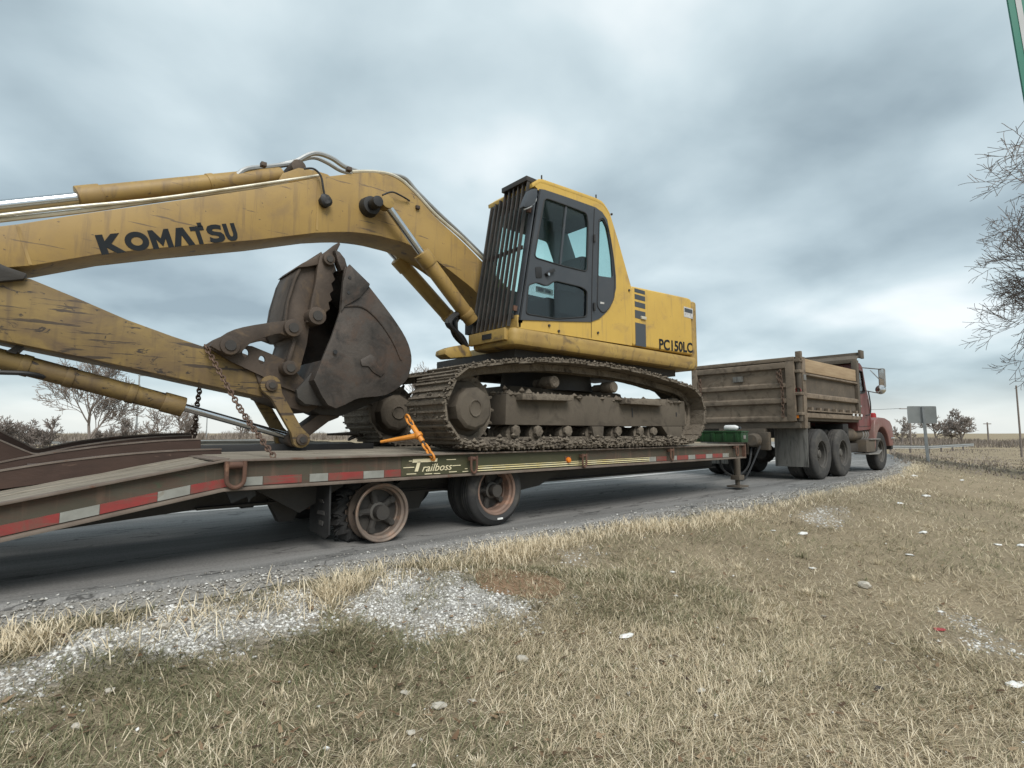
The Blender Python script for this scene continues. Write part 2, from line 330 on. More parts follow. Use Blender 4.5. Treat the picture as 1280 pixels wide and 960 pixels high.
def text(name, body, material, parent, origin, xdir, ydir, size, depth=.003, shear=0, width=None, bold=.0):
    cu = bpy.data.curves.new(name,'FONT'); cu.body = body; cu.size = 1; cu.extrude = 0; cu.shear = shear; cu.offset = bold; cu.resolution_u = 3
    to = bpy.data.objects.new('tmp', cu); COL.objects.link(to); bpy.context.view_layer.update()
    me = bpy.data.meshes.new_from_object(to.evaluated_get(bpy.context.evaluated_depsgraph_get())); bpy.data.objects.remove(to)
    co = np.array([v.co[:] for v in me.vertices]); mn = co.min(0); mx = co.max(0); sx = (width/(mx[0]-mn[0])) if width else size; sy = size if not width else size/(mx[1]-mn[1])
    xd = Vector(xdir).normalized(); yd = Vector(ydir).normalized(); off = root_loc(parent); o0 = Vector(origin)-off
    for v in me.vertices: v.co = o0+xd*((v.co.x-mn[0])*sx)+yd*((v.co.y-mn[1])*sy)
    bm = bmesh.new(); bm.from_mesh(me); r = bmesh.ops.extrude_face_region(bm, geom=list(bm.faces)); nn = xd.cross(yd)
    bmesh.ops.translate(bm, vec=nn*depth, verts=[g for g in r['geom'] if isinstance(g, bmesh.types.BMVert)]); bmesh.ops.recalc_face_normals(bm, faces=bm.faces); bm.to_mesh(me); bm.free()
    me.materials.clear(); return link(name, me, material, parent)
# ================================================================== setting
def grid_axis(lo, fine0, fine1, hi, step, grow=1.13):
    a = list(np.arange(fine0, fine1+step/2, step)); s = step; x = a[-1]
    while x < hi: s *= grow; x += s; a.append(x)
    s = step; x = a[0]
    while x > lo: s *= grow; x -= s; a.insert(0, x)
    return np.array(a)
def make_ground():
    xs = grid_axis(-900, -3, 13, 1600, .12); ys = grid_axis(-900, -3, 5, 1600, .12)
    X, Y = np.meshgrid(xs, ys, indexing='ij'); Z = hz_(X, Y)
    co = np.stack([X,Y,Z],-1).reshape(-1,3); nx, ny = len(xs), len(ys)
    i = np.arange(nx-1)[:,None]*ny+np.arange(ny-1)[None,:]
    q = np.stack([i,i+ny,i+ny+1,i+1],-1).reshape(-1,4)
    me = bpy.data.meshes.new('ground'); me.from_pydata(co.tolist(), [], q.tolist())
    m = bpy.data.materials.new('dry grass and soil'); m.use_nodes = True; nt = m.node_tree; n = nt.nodes; l = nt.links; b = n['Principled BSDF']
    b.inputs['Roughness'].default_value = .95; b.inputs['Specular IOR Level'].default_value = .1
    tc = n.new('ShaderNodeTexCoord')
    def nz(s, d=8, r=.65, dist=0):
        t = n.new('ShaderNodeTexNoise'); t.inputs['Scale'].default_value = s; t.inputs['Detail'].default_value = d; t.inputs['Roughness'].default_value = r; t.inputs['Distortion'].default_value = dist
        l.new(tc.outputs['Object'], t.inputs['Vector']); return t.outputs[0]
    def ramp(f, *st):
        r = n.new('ShaderNodeValToRGB'); e = r.color_ramp.elements
        for k, (p, c) in enumerate(st):
            x = e[k] if k < 2 else e.new(p)
            x.position = p; x.color = (*c,1)
        l.new(f, r.inputs[0]); return r.outputs[0]
    fine = ramp(nz(38,6,.7,1.5), (.30,(.085,.066,.046)), (.70,(.45,.37,.258)), (.5,(.245,.20,.138)))
    patch = ramp(nz(.55,5,.6,.6), (.38,(.225,.186,.124)), (.62,(.345,.285,.195)))
    mx = n.new('ShaderNodeMix'); mx.data_type = 'RGBA'; mx.inputs[0].default_value = .45; l.new(fine, mx.inputs[6]); l.new(patch, mx.inputs[7])
    at_ = n.new('ShaderNodeAttribute'); at_.attribute_name = 'dust'; du = ramp(nz(60,5,.8,.3), (.32,(.17,.158,.14)), (.68,(.58,.565,.535)))
    br = n.new('ShaderNodeMath'); br.operation = 'MULTIPLY_ADD'; br.inputs[1].default_value = 1.6; br.inputs[2].default_value = -.55; l.new(nz(6,6,.7), br.inputs[0])
    sm_ = n.new('ShaderNodeMath'); sm_.operation = 'ADD'; l.new(br.outputs[0], sm_.inputs[0]); l.new(at_.outputs['Fac'], sm_.inputs[1])
    cl_ = n.new('ShaderNodeMath'); cl_.operation = 'MULTIPLY'; cl_.use_clamp = True; l.new(sm_.outputs[0], cl_.inputs[0]); l.new(at_.outputs['Fac'], cl_.inputs[1])
    dm = n.new('ShaderNodeMix'); dm.data_type = 'RGBA'; l.new(cl_.outputs[0], dm.inputs[0]); l.new(mx.outputs[2], dm.inputs[6]); l.new(du, dm.inputs[7])
    l.new(dm.outputs[2], b.inputs['Base Color'])
    bp = n.new('ShaderNodeBump'); bp.inputs['Strength'].default_value = .8; bp.inputs['Distance'].default_value = .03; l.new(nz(30,6,.7,1), bp.inputs['Height']); l.new(bp.outputs[0], b.inputs['Normal'])
    global GROUND
    o = GROUND = link('ground', me, m); tag(o, 'dry tan grass verge sloping away from the road', None, kind='structure')
make_ground()
def asphalt():
    m = bpy.data.materials.new('worn asphalt'); m.use_nodes = True; nt = m.node_tree; n = nt.nodes; l = nt.links; b = n['Principled BSDF']
    b.inputs['Roughness'].default_value = .75; b.inputs['Specular IOR Level'].default_value = .35
    tc = n.new('ShaderNodeTexCoord')
    def nz(s, d=8, r=.65, st=(1,1,1)):
        mp = n.new('ShaderNodeMapping'); mp.inputs['Scale'].default_value = st; l.new(tc.outputs['Object'], mp.inputs[0])
        t = n.new('ShaderNodeTexNoise'); t.inputs['Scale'].default_value = s; t.inputs['Detail'].default_value = d; t.inputs['Roughness'].default_value = r; l.new(mp.outputs[0], t.inputs['Vector']); return t.outputs[0]
    def ramp(f, p0, c0, p1, c1):
        r = n.new('ShaderNodeValToRGB'); e = r.color_ramp.elements; e[0].position = p0; e[0].color = (*c0,1); e[1].position = p1; e[1].color = (*c1,1); l.new(f, r.inputs[0]); return r.outputs[0]
    a = ramp(nz(55,4,.85), .36, (.062,.059,.056), .68, (.365,.35,.328)); s = ramp(nz(1.6,8,.68,(.16,1.8,1)), .36, (.095,.094,.092), .64, (.255,.25,.242))
    mx = n.new('ShaderNodeMix'); mx.data_type = 'RGBA'; mx.inputs[0].default_value = .6; l.new(a, mx.inputs[6]); l.new(s, mx.inputs[7]); vo = n.new('ShaderNodeTexVoronoi'); vo.feature = 'DISTANCE_TO_EDGE'; vo.inputs['Scale'].default_value = .9
    wv = n.new('ShaderNodeMapping'); wv.inputs['Scale'].default_value = (.35,1.4,1); ad = n.new('ShaderNodeVectorMath'); tn = n.new('ShaderNodeTexNoise'); tn.inputs['Scale'].default_value = 3; tn.inputs['Detail'].default_value = 5
    l.new(tc.outputs['Object'], wv.inputs[0]); l.new(wv.outputs[0], tn.inputs['Vector']); l.new(wv.outputs[0], ad.inputs[0]); l.new(tn.outputs['Color'], ad.inputs[1]); l.new(ad.outputs[0], vo.inputs['Vector'])
    ck = n.new('ShaderNodeMapRange'); ck.inputs[1].default_value = .004; ck.inputs[2].default_value = .014; ck.inputs[3].default_value = .75; ck.inputs[4].default_value = 0; l.new(vo.outputs['Distance'], ck.inputs[0])
    m3 = n.new('ShaderNodeMix'); m3.data_type = 'RGBA'; l.new(ck.outputs[0], m3.inputs[0]); l.new(mx.outputs[2], m3.inputs[6]); m3.inputs[7].default_value = (.028,.027,.026,1); l.new(m3.outputs[2], b.inputs['Base Color'])
    bp = n.new('ShaderNodeBump'); bp.inputs['Strength'].default_value = .5; bp.inputs['Distance'].default_value = .008; l.new(nz(120,3,.8), bp.inputs['Height']); l.new(bp.outputs[0], b.inputs['Normal'])
    return m
MT['asphalt'] = asphalt()
def strip(name, x0, x1, d0, d1, z, material, step=.25, rag0=0, rag1=0, thick=0):
    """sheet following the road edge between offsets d0..d1 (measured away from the verge)"""
    xs = np.arange(x0, x1+step/2, step); v = []; f = []
    for x in xs:
        e = float(edge(x)); n0 = rag0*noise.noise(Vector((x*3.1,1.7,0)))+rag0*.5*noise.noise(Vector((x*11,4.2,0)))
        for t in ([0,1] if not thick else [-1,0,1]):
            if t == -1: v.append((x, e+d0+n0-.03, z-thick))
            else: v.append((x, e+(d0+n0 if t==0 else d1+rag1*noise.noise(Vector((x*2.3,9,0)))), z))
    k = 3 if thick else 2
    for i in range(len(xs)-1):
        for j in range(k-1): a = i*k+j; f.append([a,a+k,a+k+1,a+1])
    me = bpy.data.meshes.new(name); me.from_pydata(v, [], f); return link(name, me, material)
tag(strip('road', -60, 90, 0, ROADW-.2, 0, 'asphalt', .04, .07, .1, .07), 'grey worn asphalt road under the vehicles', None, kind='structure')
MT['shoulder'] = mat('grey shoulder gravel', (.30,.285,.26), (.17,.16,.145), 40, .95, 0, .6, 60, ((.42,.41,.39),.38,70,.3,.05), spec=.2)
def shoulder():
    xs = np.arange(-30, 40, .1); v = []; f = []
    for x in xs:
        e = float(edge(x)); w = .24+.14*noise.noise(Vector((x*.8,0,5)))
        for d in (w, w*.5, .02, -.12): v.append((x, e-d, ht(x,e-d)+.008))
    for i in range(len(xs)-1):
        for j in range(3): a = i*4+j; f.append([a,a+4,a+5,a+1])
    me = bpy.data.meshes.new('shoulder'); me.from_pydata(v, [], f); link('shoulder', me, 'shoulder')['kind'] = 'structure'
shoulder()
def follow(name, d, w, x0, x1, material, seed):
    o = strip(name, x0, x1, d, d+w, .004, material, .2, .015, .03); o['kind'] = 'structure'; return o
MT['paint'] = mat('worn white road paint', (.62,.61,.58), (.45,.44,.42), 6, .7, 0, .1, 60, ((.16,.155,.15),.36,14,.6,.06))
follow('road_edge_line', 3.5, .13, -40, 60, 'paint', 1)
# lane beyond the white line; the sky's reflection is put into its pale colour
MT['sheen'] = mat('pale concrete lane', (.27,.265,.255), (.22,.217,.21), 1.2, .8, 0, .2, 80, ((.13,.128,.125),.33,3,1,.08), None, (.3,1.5,1))
o = strip('road_lane', -60, 90, 3.75, ROADW-.3, .004, 'sheen', .3, .02, .1); o['kind'] = 'structure'
# ================================================================== trailer
Yr = 4.36; YF = 6.76; ZD = .775; ZB = .552
def roll(Y): return .018*(Y-Yr)
def deckz(X): return ZD if X >= 1.05 else ZD-.18*(1.05-X)
TR = thing('equipment_trailer', 'flat deck equipment trailer with olive brown side rail carrying the yellow excavator', 'trailer', (3.0,5.56,0))
def sweep(name, mt, prof_y, dz, parent, pts, bevel=0):
    """bar of section prof_y (y0,y1) x dz (z offsets from the deck line) along the rail"""
    m = M(); top = [(x, deckz(x)+dz[1]) for x in pts]; bot = [(x, deckz(x)+dz[0]) for x in pts[::-1]]
    return m.prism(top+bot, *prof_y).build(name, mt, parent, bevel)
RX = [-1.4, 1.05, 9.06]
for side, y in ((-1,Yr),(1,YF)):
    s = 1 if side < 0 else -1
    web = sweep('rail_web', 'rail', (y+s*.05,y+s*.066), (-.205,-.018), TR, RX)
    sweep('rail_flange', 'flange', (y,y+s*.10), (-.016,0), web, RX, .003)
    sweep('rail_flange', 'flange', (y-s*.006,y+s*.10), (-.228,-.206), web, RX, .003)
# olive panel behind the lettering
xa, xb = P(505,590,Yr).x, P(737,585,Yr).x
M().box(xa,xb,Yr+.046,Yr+.0505,ZD-.20,ZD-.02).build('rail_panel', 'olive', TR)
# reflective tape
def tape(px0, px1, mt, y=600):
    x0, x1 = P(px0,y,Yr).x, P(px1,y,Yr).x
    pts = [(x0,deckz(x0)-.135),(x1,deckz(x1)-.135),(x1,deckz(x1)-.198),(x0,deckz(x0)-.198)]
    return M().prism(pts, Yr+.044, Yr+.0495).build('reflective_tape', mt, TR)
for a, b, mt in ((-60,75,'red'),(75.5,125,'tape'),(125.5,197,'red'),(197.5,238,'tape'),(238.5,284,'red')): tape(a,b,mt,640)
for a, b, mt in ((307,331,'tape'),(332,380,'red'),(390,413,'tape'),(413.5,457,'red'),(457.5,483,'tape'),(483.5,504,'red'),(815,824,'tape'),(824.5,837,'red'),(845,850,'tape'),(850.5,864,'red'),(864.5,873,'tape'),(873.5,886,'red'),(886.5,894.5,'tape'),(895,907,'red'),(907.5,915,'tape')): tape(a,b,mt,590)
# pinstripes and lettering
def bar(px0,y0,px1,y1,h,mt='cream',name='pinstripe'):
    a = P(px0,y0,Yr+.045); b = P(px1,y1,Yr+.045)
    return M().prism([(a.x,a.z-h/2),(b.x,b.z-h/2),(b.x,b.z+h/2),(a.x,a.z+h/2)], Yr+.040, Yr+.0455).build(name, mt, TR)
for z, h in ((-.142,.006),(-.163,.011),(-.186,.007)):
    x0, x1 = P(600,590,Yr).x, P(815,575,Yr).x
    M().box(x0,x1,Yr+.040,Yr+.0455,ZD+z-h/2,ZD+z+h/2).build('pinstripe', 'gold', TR)
for x0,y0,x1,y1 in ((511,576.4,515,576.3),(504,584.8,517.5,584),(508,592.7,520,592.2),(558,574.6,569.5,574.2),(565.6,582.2,575.6,581.5),(561,590,570.6,589.4),(530.6,592.6,540,592),(542,592,550,591.8),(581,586,584,585.8),(578,589.5,585,589)): bar(x0,y0,x1,y1,.007)
a = P(516,574.5,Yr+.045); b = P(546,573.5,Yr+.045)
M().prism([(a.x-.005,a.z-.028),(b.x,b.z-.026),(b.x+.006,b.z+.006),(a.x,a.z+.004)], Yr+.040, Yr+.0455).build('lettering', 'cream', TR)
c = P(525,577,Yr+.045); e = P(521.5,589.3,Yr+.045)
M().prism([(c.x-.028,c.z),(c.x+.005,c.z),(e.x+.005,e.z),(e.x-.028,e.z)], Yr+.040, Yr+.0455).build('lettering', 'cream', TR)
q0 = P(527.5,589.2,Yr+.045); q1 = P(565,586.6,Yr+.045)
text('lettering', 'railboss', 'cream', TR, (q0.x,Yr+.0455,q0.z-.004), q1-q0, (0,0,1), .068, .004, .35, (q1-q0).length)
# D rings
def dring(px, py, hpx, big=False):
    c = P(px,py,Yr-.02); d = c.length/F; hh = hpx*(c-CO).dot(FW)/F; w = hh*(.42 if not big else .62)
    m = M(); r = .016 if big else .012
    pts = [(c.x-w/2,c.z+hh/2),(c.x-w/2,c.z-hh*.15),(c.x-w*.38,c.z-hh*.38),(c.x,c.z-hh/2),(c.x+w*.38,c.z-hh*.38),(c.x+w/2,c.z-hh*.15),(c.x+w/2,c.z+hh/2)]
    m.tube([(x,Yr-.022,z) for x,z in smooth(pts,3)], r, 8)
    o = m.build('tie_down_ring', 'rust', TR)
    M().cyl((c.x-w*.5-.012,Yr-.004,c.z+hh*.34),(c.x+w*.5+.012,Yr-.004,c.z+hh*.34), .026 if big else .02, None, 12).box(c.x-w*.3,c.x+w*.3,Yr-.01,Yr+.05,c.z+hh*.2,c.z+hh*.44).build('ring_pin', 'rust', o)
dring(294.5,593,33,True); dring(592.5,580.5,21); dring(730.5,575.5,16.5); dring(840,568,14.5); dring(921.5,563.5,13)
c = P(711,575,Yr+.03); M().cyl((c.x,Yr+.05,c.z),(c.x,Yr+.015,c.z),.036,.028,16).build('marker_lamp','amber',TR,.006)
M().box(c.x-.05,c.x+.05,Yr+.041,Yr+.0505,c.z-.045,c.z+.045).build('lamp_base','rust',TR)
# deck boards
yy = Yr+.105
for k in range(12):
    w = .188; y0, y1 = yy, yy+w-.008; yy += w+(0.0 if k != 6 else .0)
    if k == 6: continue
    up_ = .06 if k > 6 else 0
    cuts = sorted([1.07, 9.03]+[random.uniform(2.4+3.2*j,4.4+3.2*j) for j in range(2)])
    for x0, x1 in zip(cuts[:-1], cuts[1:]):
        dz = random.uniform(-.006,.004); zc = ZD+roll((y0+y1)/2)+dz; n = 10; vs = []
        m = M(); xs = np.linspace(x0+.004, x1-.004, n); tp = [(x, zc+random.uniform(-.003,.002)) for x in xs]
        m.prism([(a,b+(up_ if a < 2.85 else 0)) for a,b in tp]+[(x,zc-.045) for x in xs[::-1]], y0+random.uniform(0,.004), y1-random.uniform(0,.004)).build('plank','wood',TR,.004,1)
    x0, x1 = -1.3, 1.04; m = M(); xs = np.linspace(x0, x1, 12)
    tp = [(x, deckz(x)+roll(y0)-.004+random.uniform(-.006,.004)) for x in xs]
    m.prism(tp+[(x,deckz(x)-.05+roll(y0)) for x in xs[::-1]], y0, y1).build('plank','wood',TR,.004,1)
M().box(1.1,2.86,Yr+.105+6*.188+.02,Yr+.105+6*.188+.16,ZD-.05,ZD+.082).build('gap_shade_bar','black',TR,.004)  # black bar added to stand for the shade in the deck gap
# running gear frame
for y in (Yr+.62, YF-.62):
    m = M(); m.prism([(-.9,.40),(1.0,.64),(1.0,.36),(-.9,.22)], y-.01, y+.01); m.box(1.0,9.04,y-.01,y+.01,.38,.70); m.box(1.0,9.04,y-.08,y+.08,.36,.38); m.box(1.0,9.04,y-.08,y+.08,.69,.712)
    m.build('main_beam','dark',TR)
for x in np.arange(1.2,9.0,.62): M().box(x-.03,x+.03,Yr+.07,YF-.07,.61,.69).build('crossmember','dark',TR)
for x, z in ((2.38,.262),(3.70,.363)):
    m = M(); m.cyl((x,Yr+.1,z),(x,YF-.1,z),.065,None,14)
    for y in (Yr+.62,YF-.62): m.prism([(x-.5,.52),(x-.3,z+.12),(x,z+.07),(x+.3,z+.12),(x+.5,.52),(x+.5,.47),(x+.25,z+.05),(x,z),(x-.25,z+.05),(x-.5,.47)], y-.04, y+.04); m.box(x-.13,x+.13,y-.06,y+.06,z-.1,z+.16)
    m.build('axle','dark',TR)
for y in (Yr+.62,YF-.62):
    for x in (1.7,2.98,4.25): M().prism([(x-.16,.40),(x+.16,.40),(x+.06,.2),(x-.06,.2)], y-.05, y+.05).build('spring_hanger','dark',TR)
M().prism([(1.28,.56),(2.1,.56),(2.1,.50),(1.72,.30),(1.52,.42)], Yr+.32, Yr+.36).build('fender_brace','dark',TR)
M().prism([(4.2,.5),(5.0,.5),(4.6,.34),(4.25,.3)], Yr+.4, Yr+.5).build('fender_brace','dark',TR)
def wheel(root, x, y, z, r, rr, w, sgn, mt_t='tyre', mt_r='rim', style='spoke', tyre=True, n=48, squash=None):
    """sgn -1: outer face looks to -Y; y = outer face"""
    ax = (0,-sgn,0) if sgn < 0 else (0,-1,0); ax = (0,1,0) if sgn < 0 else (0,-1,0); o = (x,y,z)
    lip = .012
    pr = [(rr+lip,.03),(rr+lip,.012),(rr+.004,.008),(rr-.012,.018),(rr-.016,.045),(rr-.034,.06),(rr-.04,w*.62),(rr-.05,w*.66)]
    if style == 'disc': pr += [(rr*.62,w*.58),(rr*.5,w*.50),(rr*.42,w*.50),(.001,w*.50)]
    else: pr += [(rr*.8,w*.9),(.001,w*.9)]
    pr += [(.001,w*.95),(rr-.02,w*.95),(rr+lip,w-.01),(rr+lip,w-.03)]
    wo = M().lathe(pr, o, ax, n).build('wheel', mt_r, root)
    if tyre:
        g = .008; tp = [(rr-.004,.03),(rr+.014,.012),((rr+r)*.5,-.004),(r-.05,.006),(r-.02,.022),(r-.004,.04),(r,.055)]
        for q in (.32,.5,.68): tp += [(r,w*q-.012),(r-g,w*q-.007),(r-g,w*q+.007),(r,w*q+.012)]
        tp += [(r,w-.055),(r-.02,w-.022),((rr+r)*.5,w+.004),(rr-.004,w-.03)]
        m = M().lathe(tp, o, ax, n)
        m.v = [(a,b,max(c,.004)) for a,b,c in m.v]
        m.build('tyre', mt_t, wo)
    h = M(); d = Vector(ax)
    if style == 'spoke': M().lathe([(.001,w*.78),(rr-.043,w*.78),(rr-.043,w*.84),(.001,w*.84)], o, ax, 32).build('brake_drum','dark',wo)
    if style == 'spoke':
        h.lathe([(.001,.035),(.05,.035),(.058,.05),(.062,.085),(.085,.095),(.09,w*.85)], o, ax, 24)
        sp_ = M()
        for k in range(5):
            t = 2*math.pi*k/5+.6; e = Vector((math.cos(t),0,math.sin(t))); c0 = Vector(o)+d*(w*.66)
            sp_.cyl(c0+e*.05, c0+e*(rr-.05)+d*.0, .034, .03, 10); sp_.cyl(c0+e*(rr-.075)-d*.03, c0+e*(rr-.075)+d*.05, .03, .036, 8)
        ho_ = h.build('hub','hub',wo); sp_.jit(.008,14).build('hub_spokes','hubdark',wo)
        M().cyl(Vector(o)+d*.034, Vector(o)+d*.022, .03, .02, 14).build('hub_cap','alu',wo)
    else:
        h.lathe([(.001,w*.22),(.07,w*.22),(.085,w*.27),(.09,w*.5)], o, ax, 20)
        for k in range(10):
            t = 2*math.pi*k/10; e = Vector((math.cos(t),0,math.sin(t)))*(rr*.46); h.cyl(Vector(o)+e+d*(w*.5), Vector(o)+e+d*(w*.36), .016, None, 6)
        h.build('hub','hub',wo)
    return wo
def shredded(root, x, y, z, w):
    m = M(); n, k = 64, 14; vs = []
    for i in range(n):
        t = 2*math.pi*i/n
        for j in range(k):
            q = 2*math.pi*j/k; rr = .275+.055*math.cos(q)+.03*noise.noise(Vector((math.cos(t)*9,math.sin(t)*9,j*.9)))+.018*(i%3-1)
            yy = y+w/2+w*.55*math.sin(q)+.02*noise.noise(Vector((t*8,j,3)))
            vs.append((x+math.cos(t)*rr*1.1, yy, max(.006+.01*random.random(), z+math.sin(t)*rr)))
    m.add(vs, [[i*k+j,i*k+(j+1)%k,((i+1)%n)*k+(j+1)%k,((i+1)%n)*k+j] for i in range(n) for j in range(k)])
    for _ in range(70):       # torn rubber strips
        t = random.uniform(2.2,4.6); a = Vector((x+math.cos(t)*.31,y+random.uniform(0,w),z+math.sin(t)*.3)); b = a+Vector((math.cos(t)*.06+random.uniform(-.03,.03),random.uniform(-.05,.05),random.uniform(-.07,.03)))
        a.z = max(a.z,.015); b.z = max(b.z,.012); m.tube([a,(a+b)/2+Vector((.008,0,.008)),b], [.014,.011,.004], 5)
    m.build('shredded_tyre','tyre',root)
wheel(TR, 2.38, Yr+.09, .262, .385, .246, .19, -1, mt_r='rimgrey', tyre=False)
iw = wheel(TR, 2.38, Yr+.30, .262, .33, .246, .19, -1, mt_r='rimgrey', tyre=False); shredded(iw, 2.38, Yr+.29, .262, .17)
wheel(TR, 3.70, Yr+.09, .363, .363, .242, .215, -1); wheel(TR, 3.70, Yr+.33, .363, .363, .242, .215, -1)
for x in (2.38,3.70):
    for y in (YF-.09, YF-.33): wheel(TR, x, y, .363, .363, .242, .215, 1, n=32)
c = P(626,648,Yr+.085); M().box(c.x-.045,c.x+.03,Yr+.0825,Yr+.09,c.z-.012,c.z+.008).jit(.004,20).build('chalk_mark','paper',TR)
# mud flap behind the duals, and a torn bracket
a = P(368,607,Yr+.3); b = P(390,662,Yr+.3)
m = M(); m.prismx([(Yr+.05,.56),(Yr+.05,.13),(Yr+.12,.09),(Yr+.44,.13),(Yr+.46,.56)], 1.86, 1.875); fl = m.jit(.012,3).build('mud_flap','black',TR,.003)
for z, w in ((.40,.05),(.31,.07),(.22,.045)): M().box(1.853,1.862,Yr+.2-w,Yr+.2+w,z-.02,z+.012).jit(.02,24).build('faded_print','tyre_dusty',fl)
M().prism(xz([(281,612),(318,611),(320,619),(314,623),(311,628),(309,621),(289,629)],Yr+.1), Yr+.1, Yr+.13).build('torn_bracket','black',TR)
# front end, tongue, jack
M().box(9.03,9.065,Yr-.004,YF+.004,ZD-.23,ZD+.004).build('end_plate','rust',TR,.004)
m = M()
for s in (-1,1): m.cyl((8.6,5.56+s*.75,.60),(10.75,5.56+s*.06,.62),.07,None,8)
m.box(10.6,11.0,5.46,5.66,.54,.72); m.build('tongue','dark',TR,.01)
M().ring((11.12,5.56,.62),.085,.028,(0,0,1),20,8).build('tow_eye','rust',TR)
jx = P(921,575,Yr+.25); m = M(); m.cyl((jx.x,Yr+.25,.60),(jx.x,Yr+.25,.24),.055,None,14); m.cyl((jx.x,Yr+.25,.24),(jx.x,Yr+.25,.07),.04,None,12); m.box(jx.x-.16,jx.x+.16,Yr+.13,Yr+.37,.035,.065); m.box(jx.x-.09,jx.x+.09,Yr+.17,Yr+.33,.16,.24)
m.build('jack_leg','dumpdark',TR,.006)
m = M(); m.tube(smooth([(9.1,Yr+.5,.62),(9.6,Yr+.7,.3),(10.2,Yr+.75,.14),(10.8,Yr+.8,.3),(11.2,Yr+.9,.66)],5), .02, 6)
m.tube(smooth([(9.1,Yr+.35,.6),(9.4,Yr+.4,.25),(9.9,Yr+.5,.1),(10.5,Yr+.65,.2),(11.15,Yr+.7,.7)],5), .018, 6); m.build('air_hose','black',TR)
# ramps lying on the beavertail
def rampwall(tops, bots, y, t, par, mt='ramp'):
    tp = smooth(tops,3); bt = smooth(bots,3); o = M().prism(xz(tp,y)+xz(bt,y)[::-1], y, y+t).build('ramp_wall', mt, par, .003,1)
    pts = xz(tp,y); m = M(); lo = [(a,b-.012) for a,b in pts]; m.prism(pts+lo[::-1], y-.006, y+t+.05); m.build('ramp_flange', 'flange', o)  # pale flange material paints in the highlight along the worn top edge
    return o
RP = M().prism(xz([(-40,606),(60,596),(150,585),(270,574),(270,577),(150,590),(60,600),(-40,612)],Yr+1.0), Yr+.88, Yr+1.23).build('ramp', 'dark', TR)
rampwall([(-60,597),(0,587.5),(50,579.5),(100,573),(150,567.5),(200,563.5),(240,561.5),(277,560.5)], [(-60,622),(0,612),(50,605.5),(120,595),(187,586),(250,579.5),(277,578)], Yr+.85, .02, RP)
rampwall([(-60,592),(0,577),(60,566),(110,559),(160,553.5),(210,549.5),(251,548)], [(-60,604),(0,592),(60,580),(110,572),(160,567),(210,563),(251,562)], Yr+1.25, .02, RP)
RP2 = M().prism(xz([(-40,585),(60,572),(150,560),(240,553),(240,556),(150,563),(60,575),(-40,590)],Yr+1.7), Yr+1.58, Yr+1.93).build('ramp', 'dark', TR)
rampwall([(-60,524),(-10,545),(30,562),(44,566.5),(60,564.5),(100,556.5),(150,549.5),(200,545.2),(240,543.5)], [(-60,600),(-10,590),(30,583),(44,580),(60,578),(100,571),(150,563),(200,557),(240,554)], Yr+1.55, .02, RP2)
rampwall([(-60,508),(-10,533),(30,553),(44,560),(60,558),(100,550.5),(150,545),(200,541.8),(238,541)], [(-60,580),(-10,575),(30,570),(44,568),(60,566),(100,560),(150,553),(200,549),(238,548)], Yr+1.95, .02, RP2)
for k, px in enumerate((40,95,150,205)):
    p = P(px,590,Yr+.9); M().box(p.x-.03,p.x+.03,Yr+.88,Yr+1.24,p.z+.01,p.z+.05).build('ramp_rung','ramp',RP)
# cross plate where the deck breaks
a = M().prism([(.98,deckz(.98)+.016),(1.09,ZD+.010),(1.09,ZD+.003),(.98,deckz(.98)+.006)], Yr+.02, YF-.02).build('break_plate','flange',TR)
# ================================================================== excavator
EXC = thing('excavator', 'yellow crawler excavator with barred cab window chained on the trailer deck', 'excavator', (5.4,5.45,ZD))
Yb, Yb2 = 5.40, 5.84; Yc = 4.55; Yc2 = 5.36
Z1 = lambda p: zoomed(p,0,180,4); Z2 = lambda p: zoomed(p,280,170,4); Z3 = lambda p: zoomed(p,560,200,4); Z5 = lambda p: zoomed(p,240,290,4)
# ---- boom
top = [(-80,300),(-40,289),(0,282.5),(22,280),(100,267.5),(210,252),(320,236),(400,221.5),(440,217),(470,216),(495,223),(517,241),(542,269),(575,299),(600,324),(660,385)]
bot = [(640,430),(600,371),(575,348),(540,322),(512,306),(490,299),(467,293.5),(435,290),(395,291),(320,300),(210,309),(125,317.5),(40,332),(0,335),(-40,338),(-80,335)]
boom = M().prism(xz(top[:7]+smooth(top[7:],3)+smooth(bot[:9],3)+bot[9:],Yb), Yb, Yb2).build('boom','yellow_boom',EXC,.008)
sm = P(398,223,Yb); sm2 = P(396,290,Yb); M().prism([(sm.x-.012,sm.z-.02),(sm.x+.012,sm.z-.02),(sm2.x+.012,sm2.z+.02),(sm2.x-.012,sm2.z+.02)], Yb-.004, Yb+.01).build('weld_seam','yellow_boom',boom)
a = P(22,283,Yb); b = P(38,331,Yb); M().prism([(a.x-.01,a.z),(a.x+.012,a.z),(b.x+.012,b.z),(b.x-.01,b.z)], Yb-.004, Yb+.01).build('weld_seam','yellow_boom',boom)
q0 = P(131,318.3,Yb); q1 = P(297,300.3,Yb); tp_ = P(127,296,Yb)
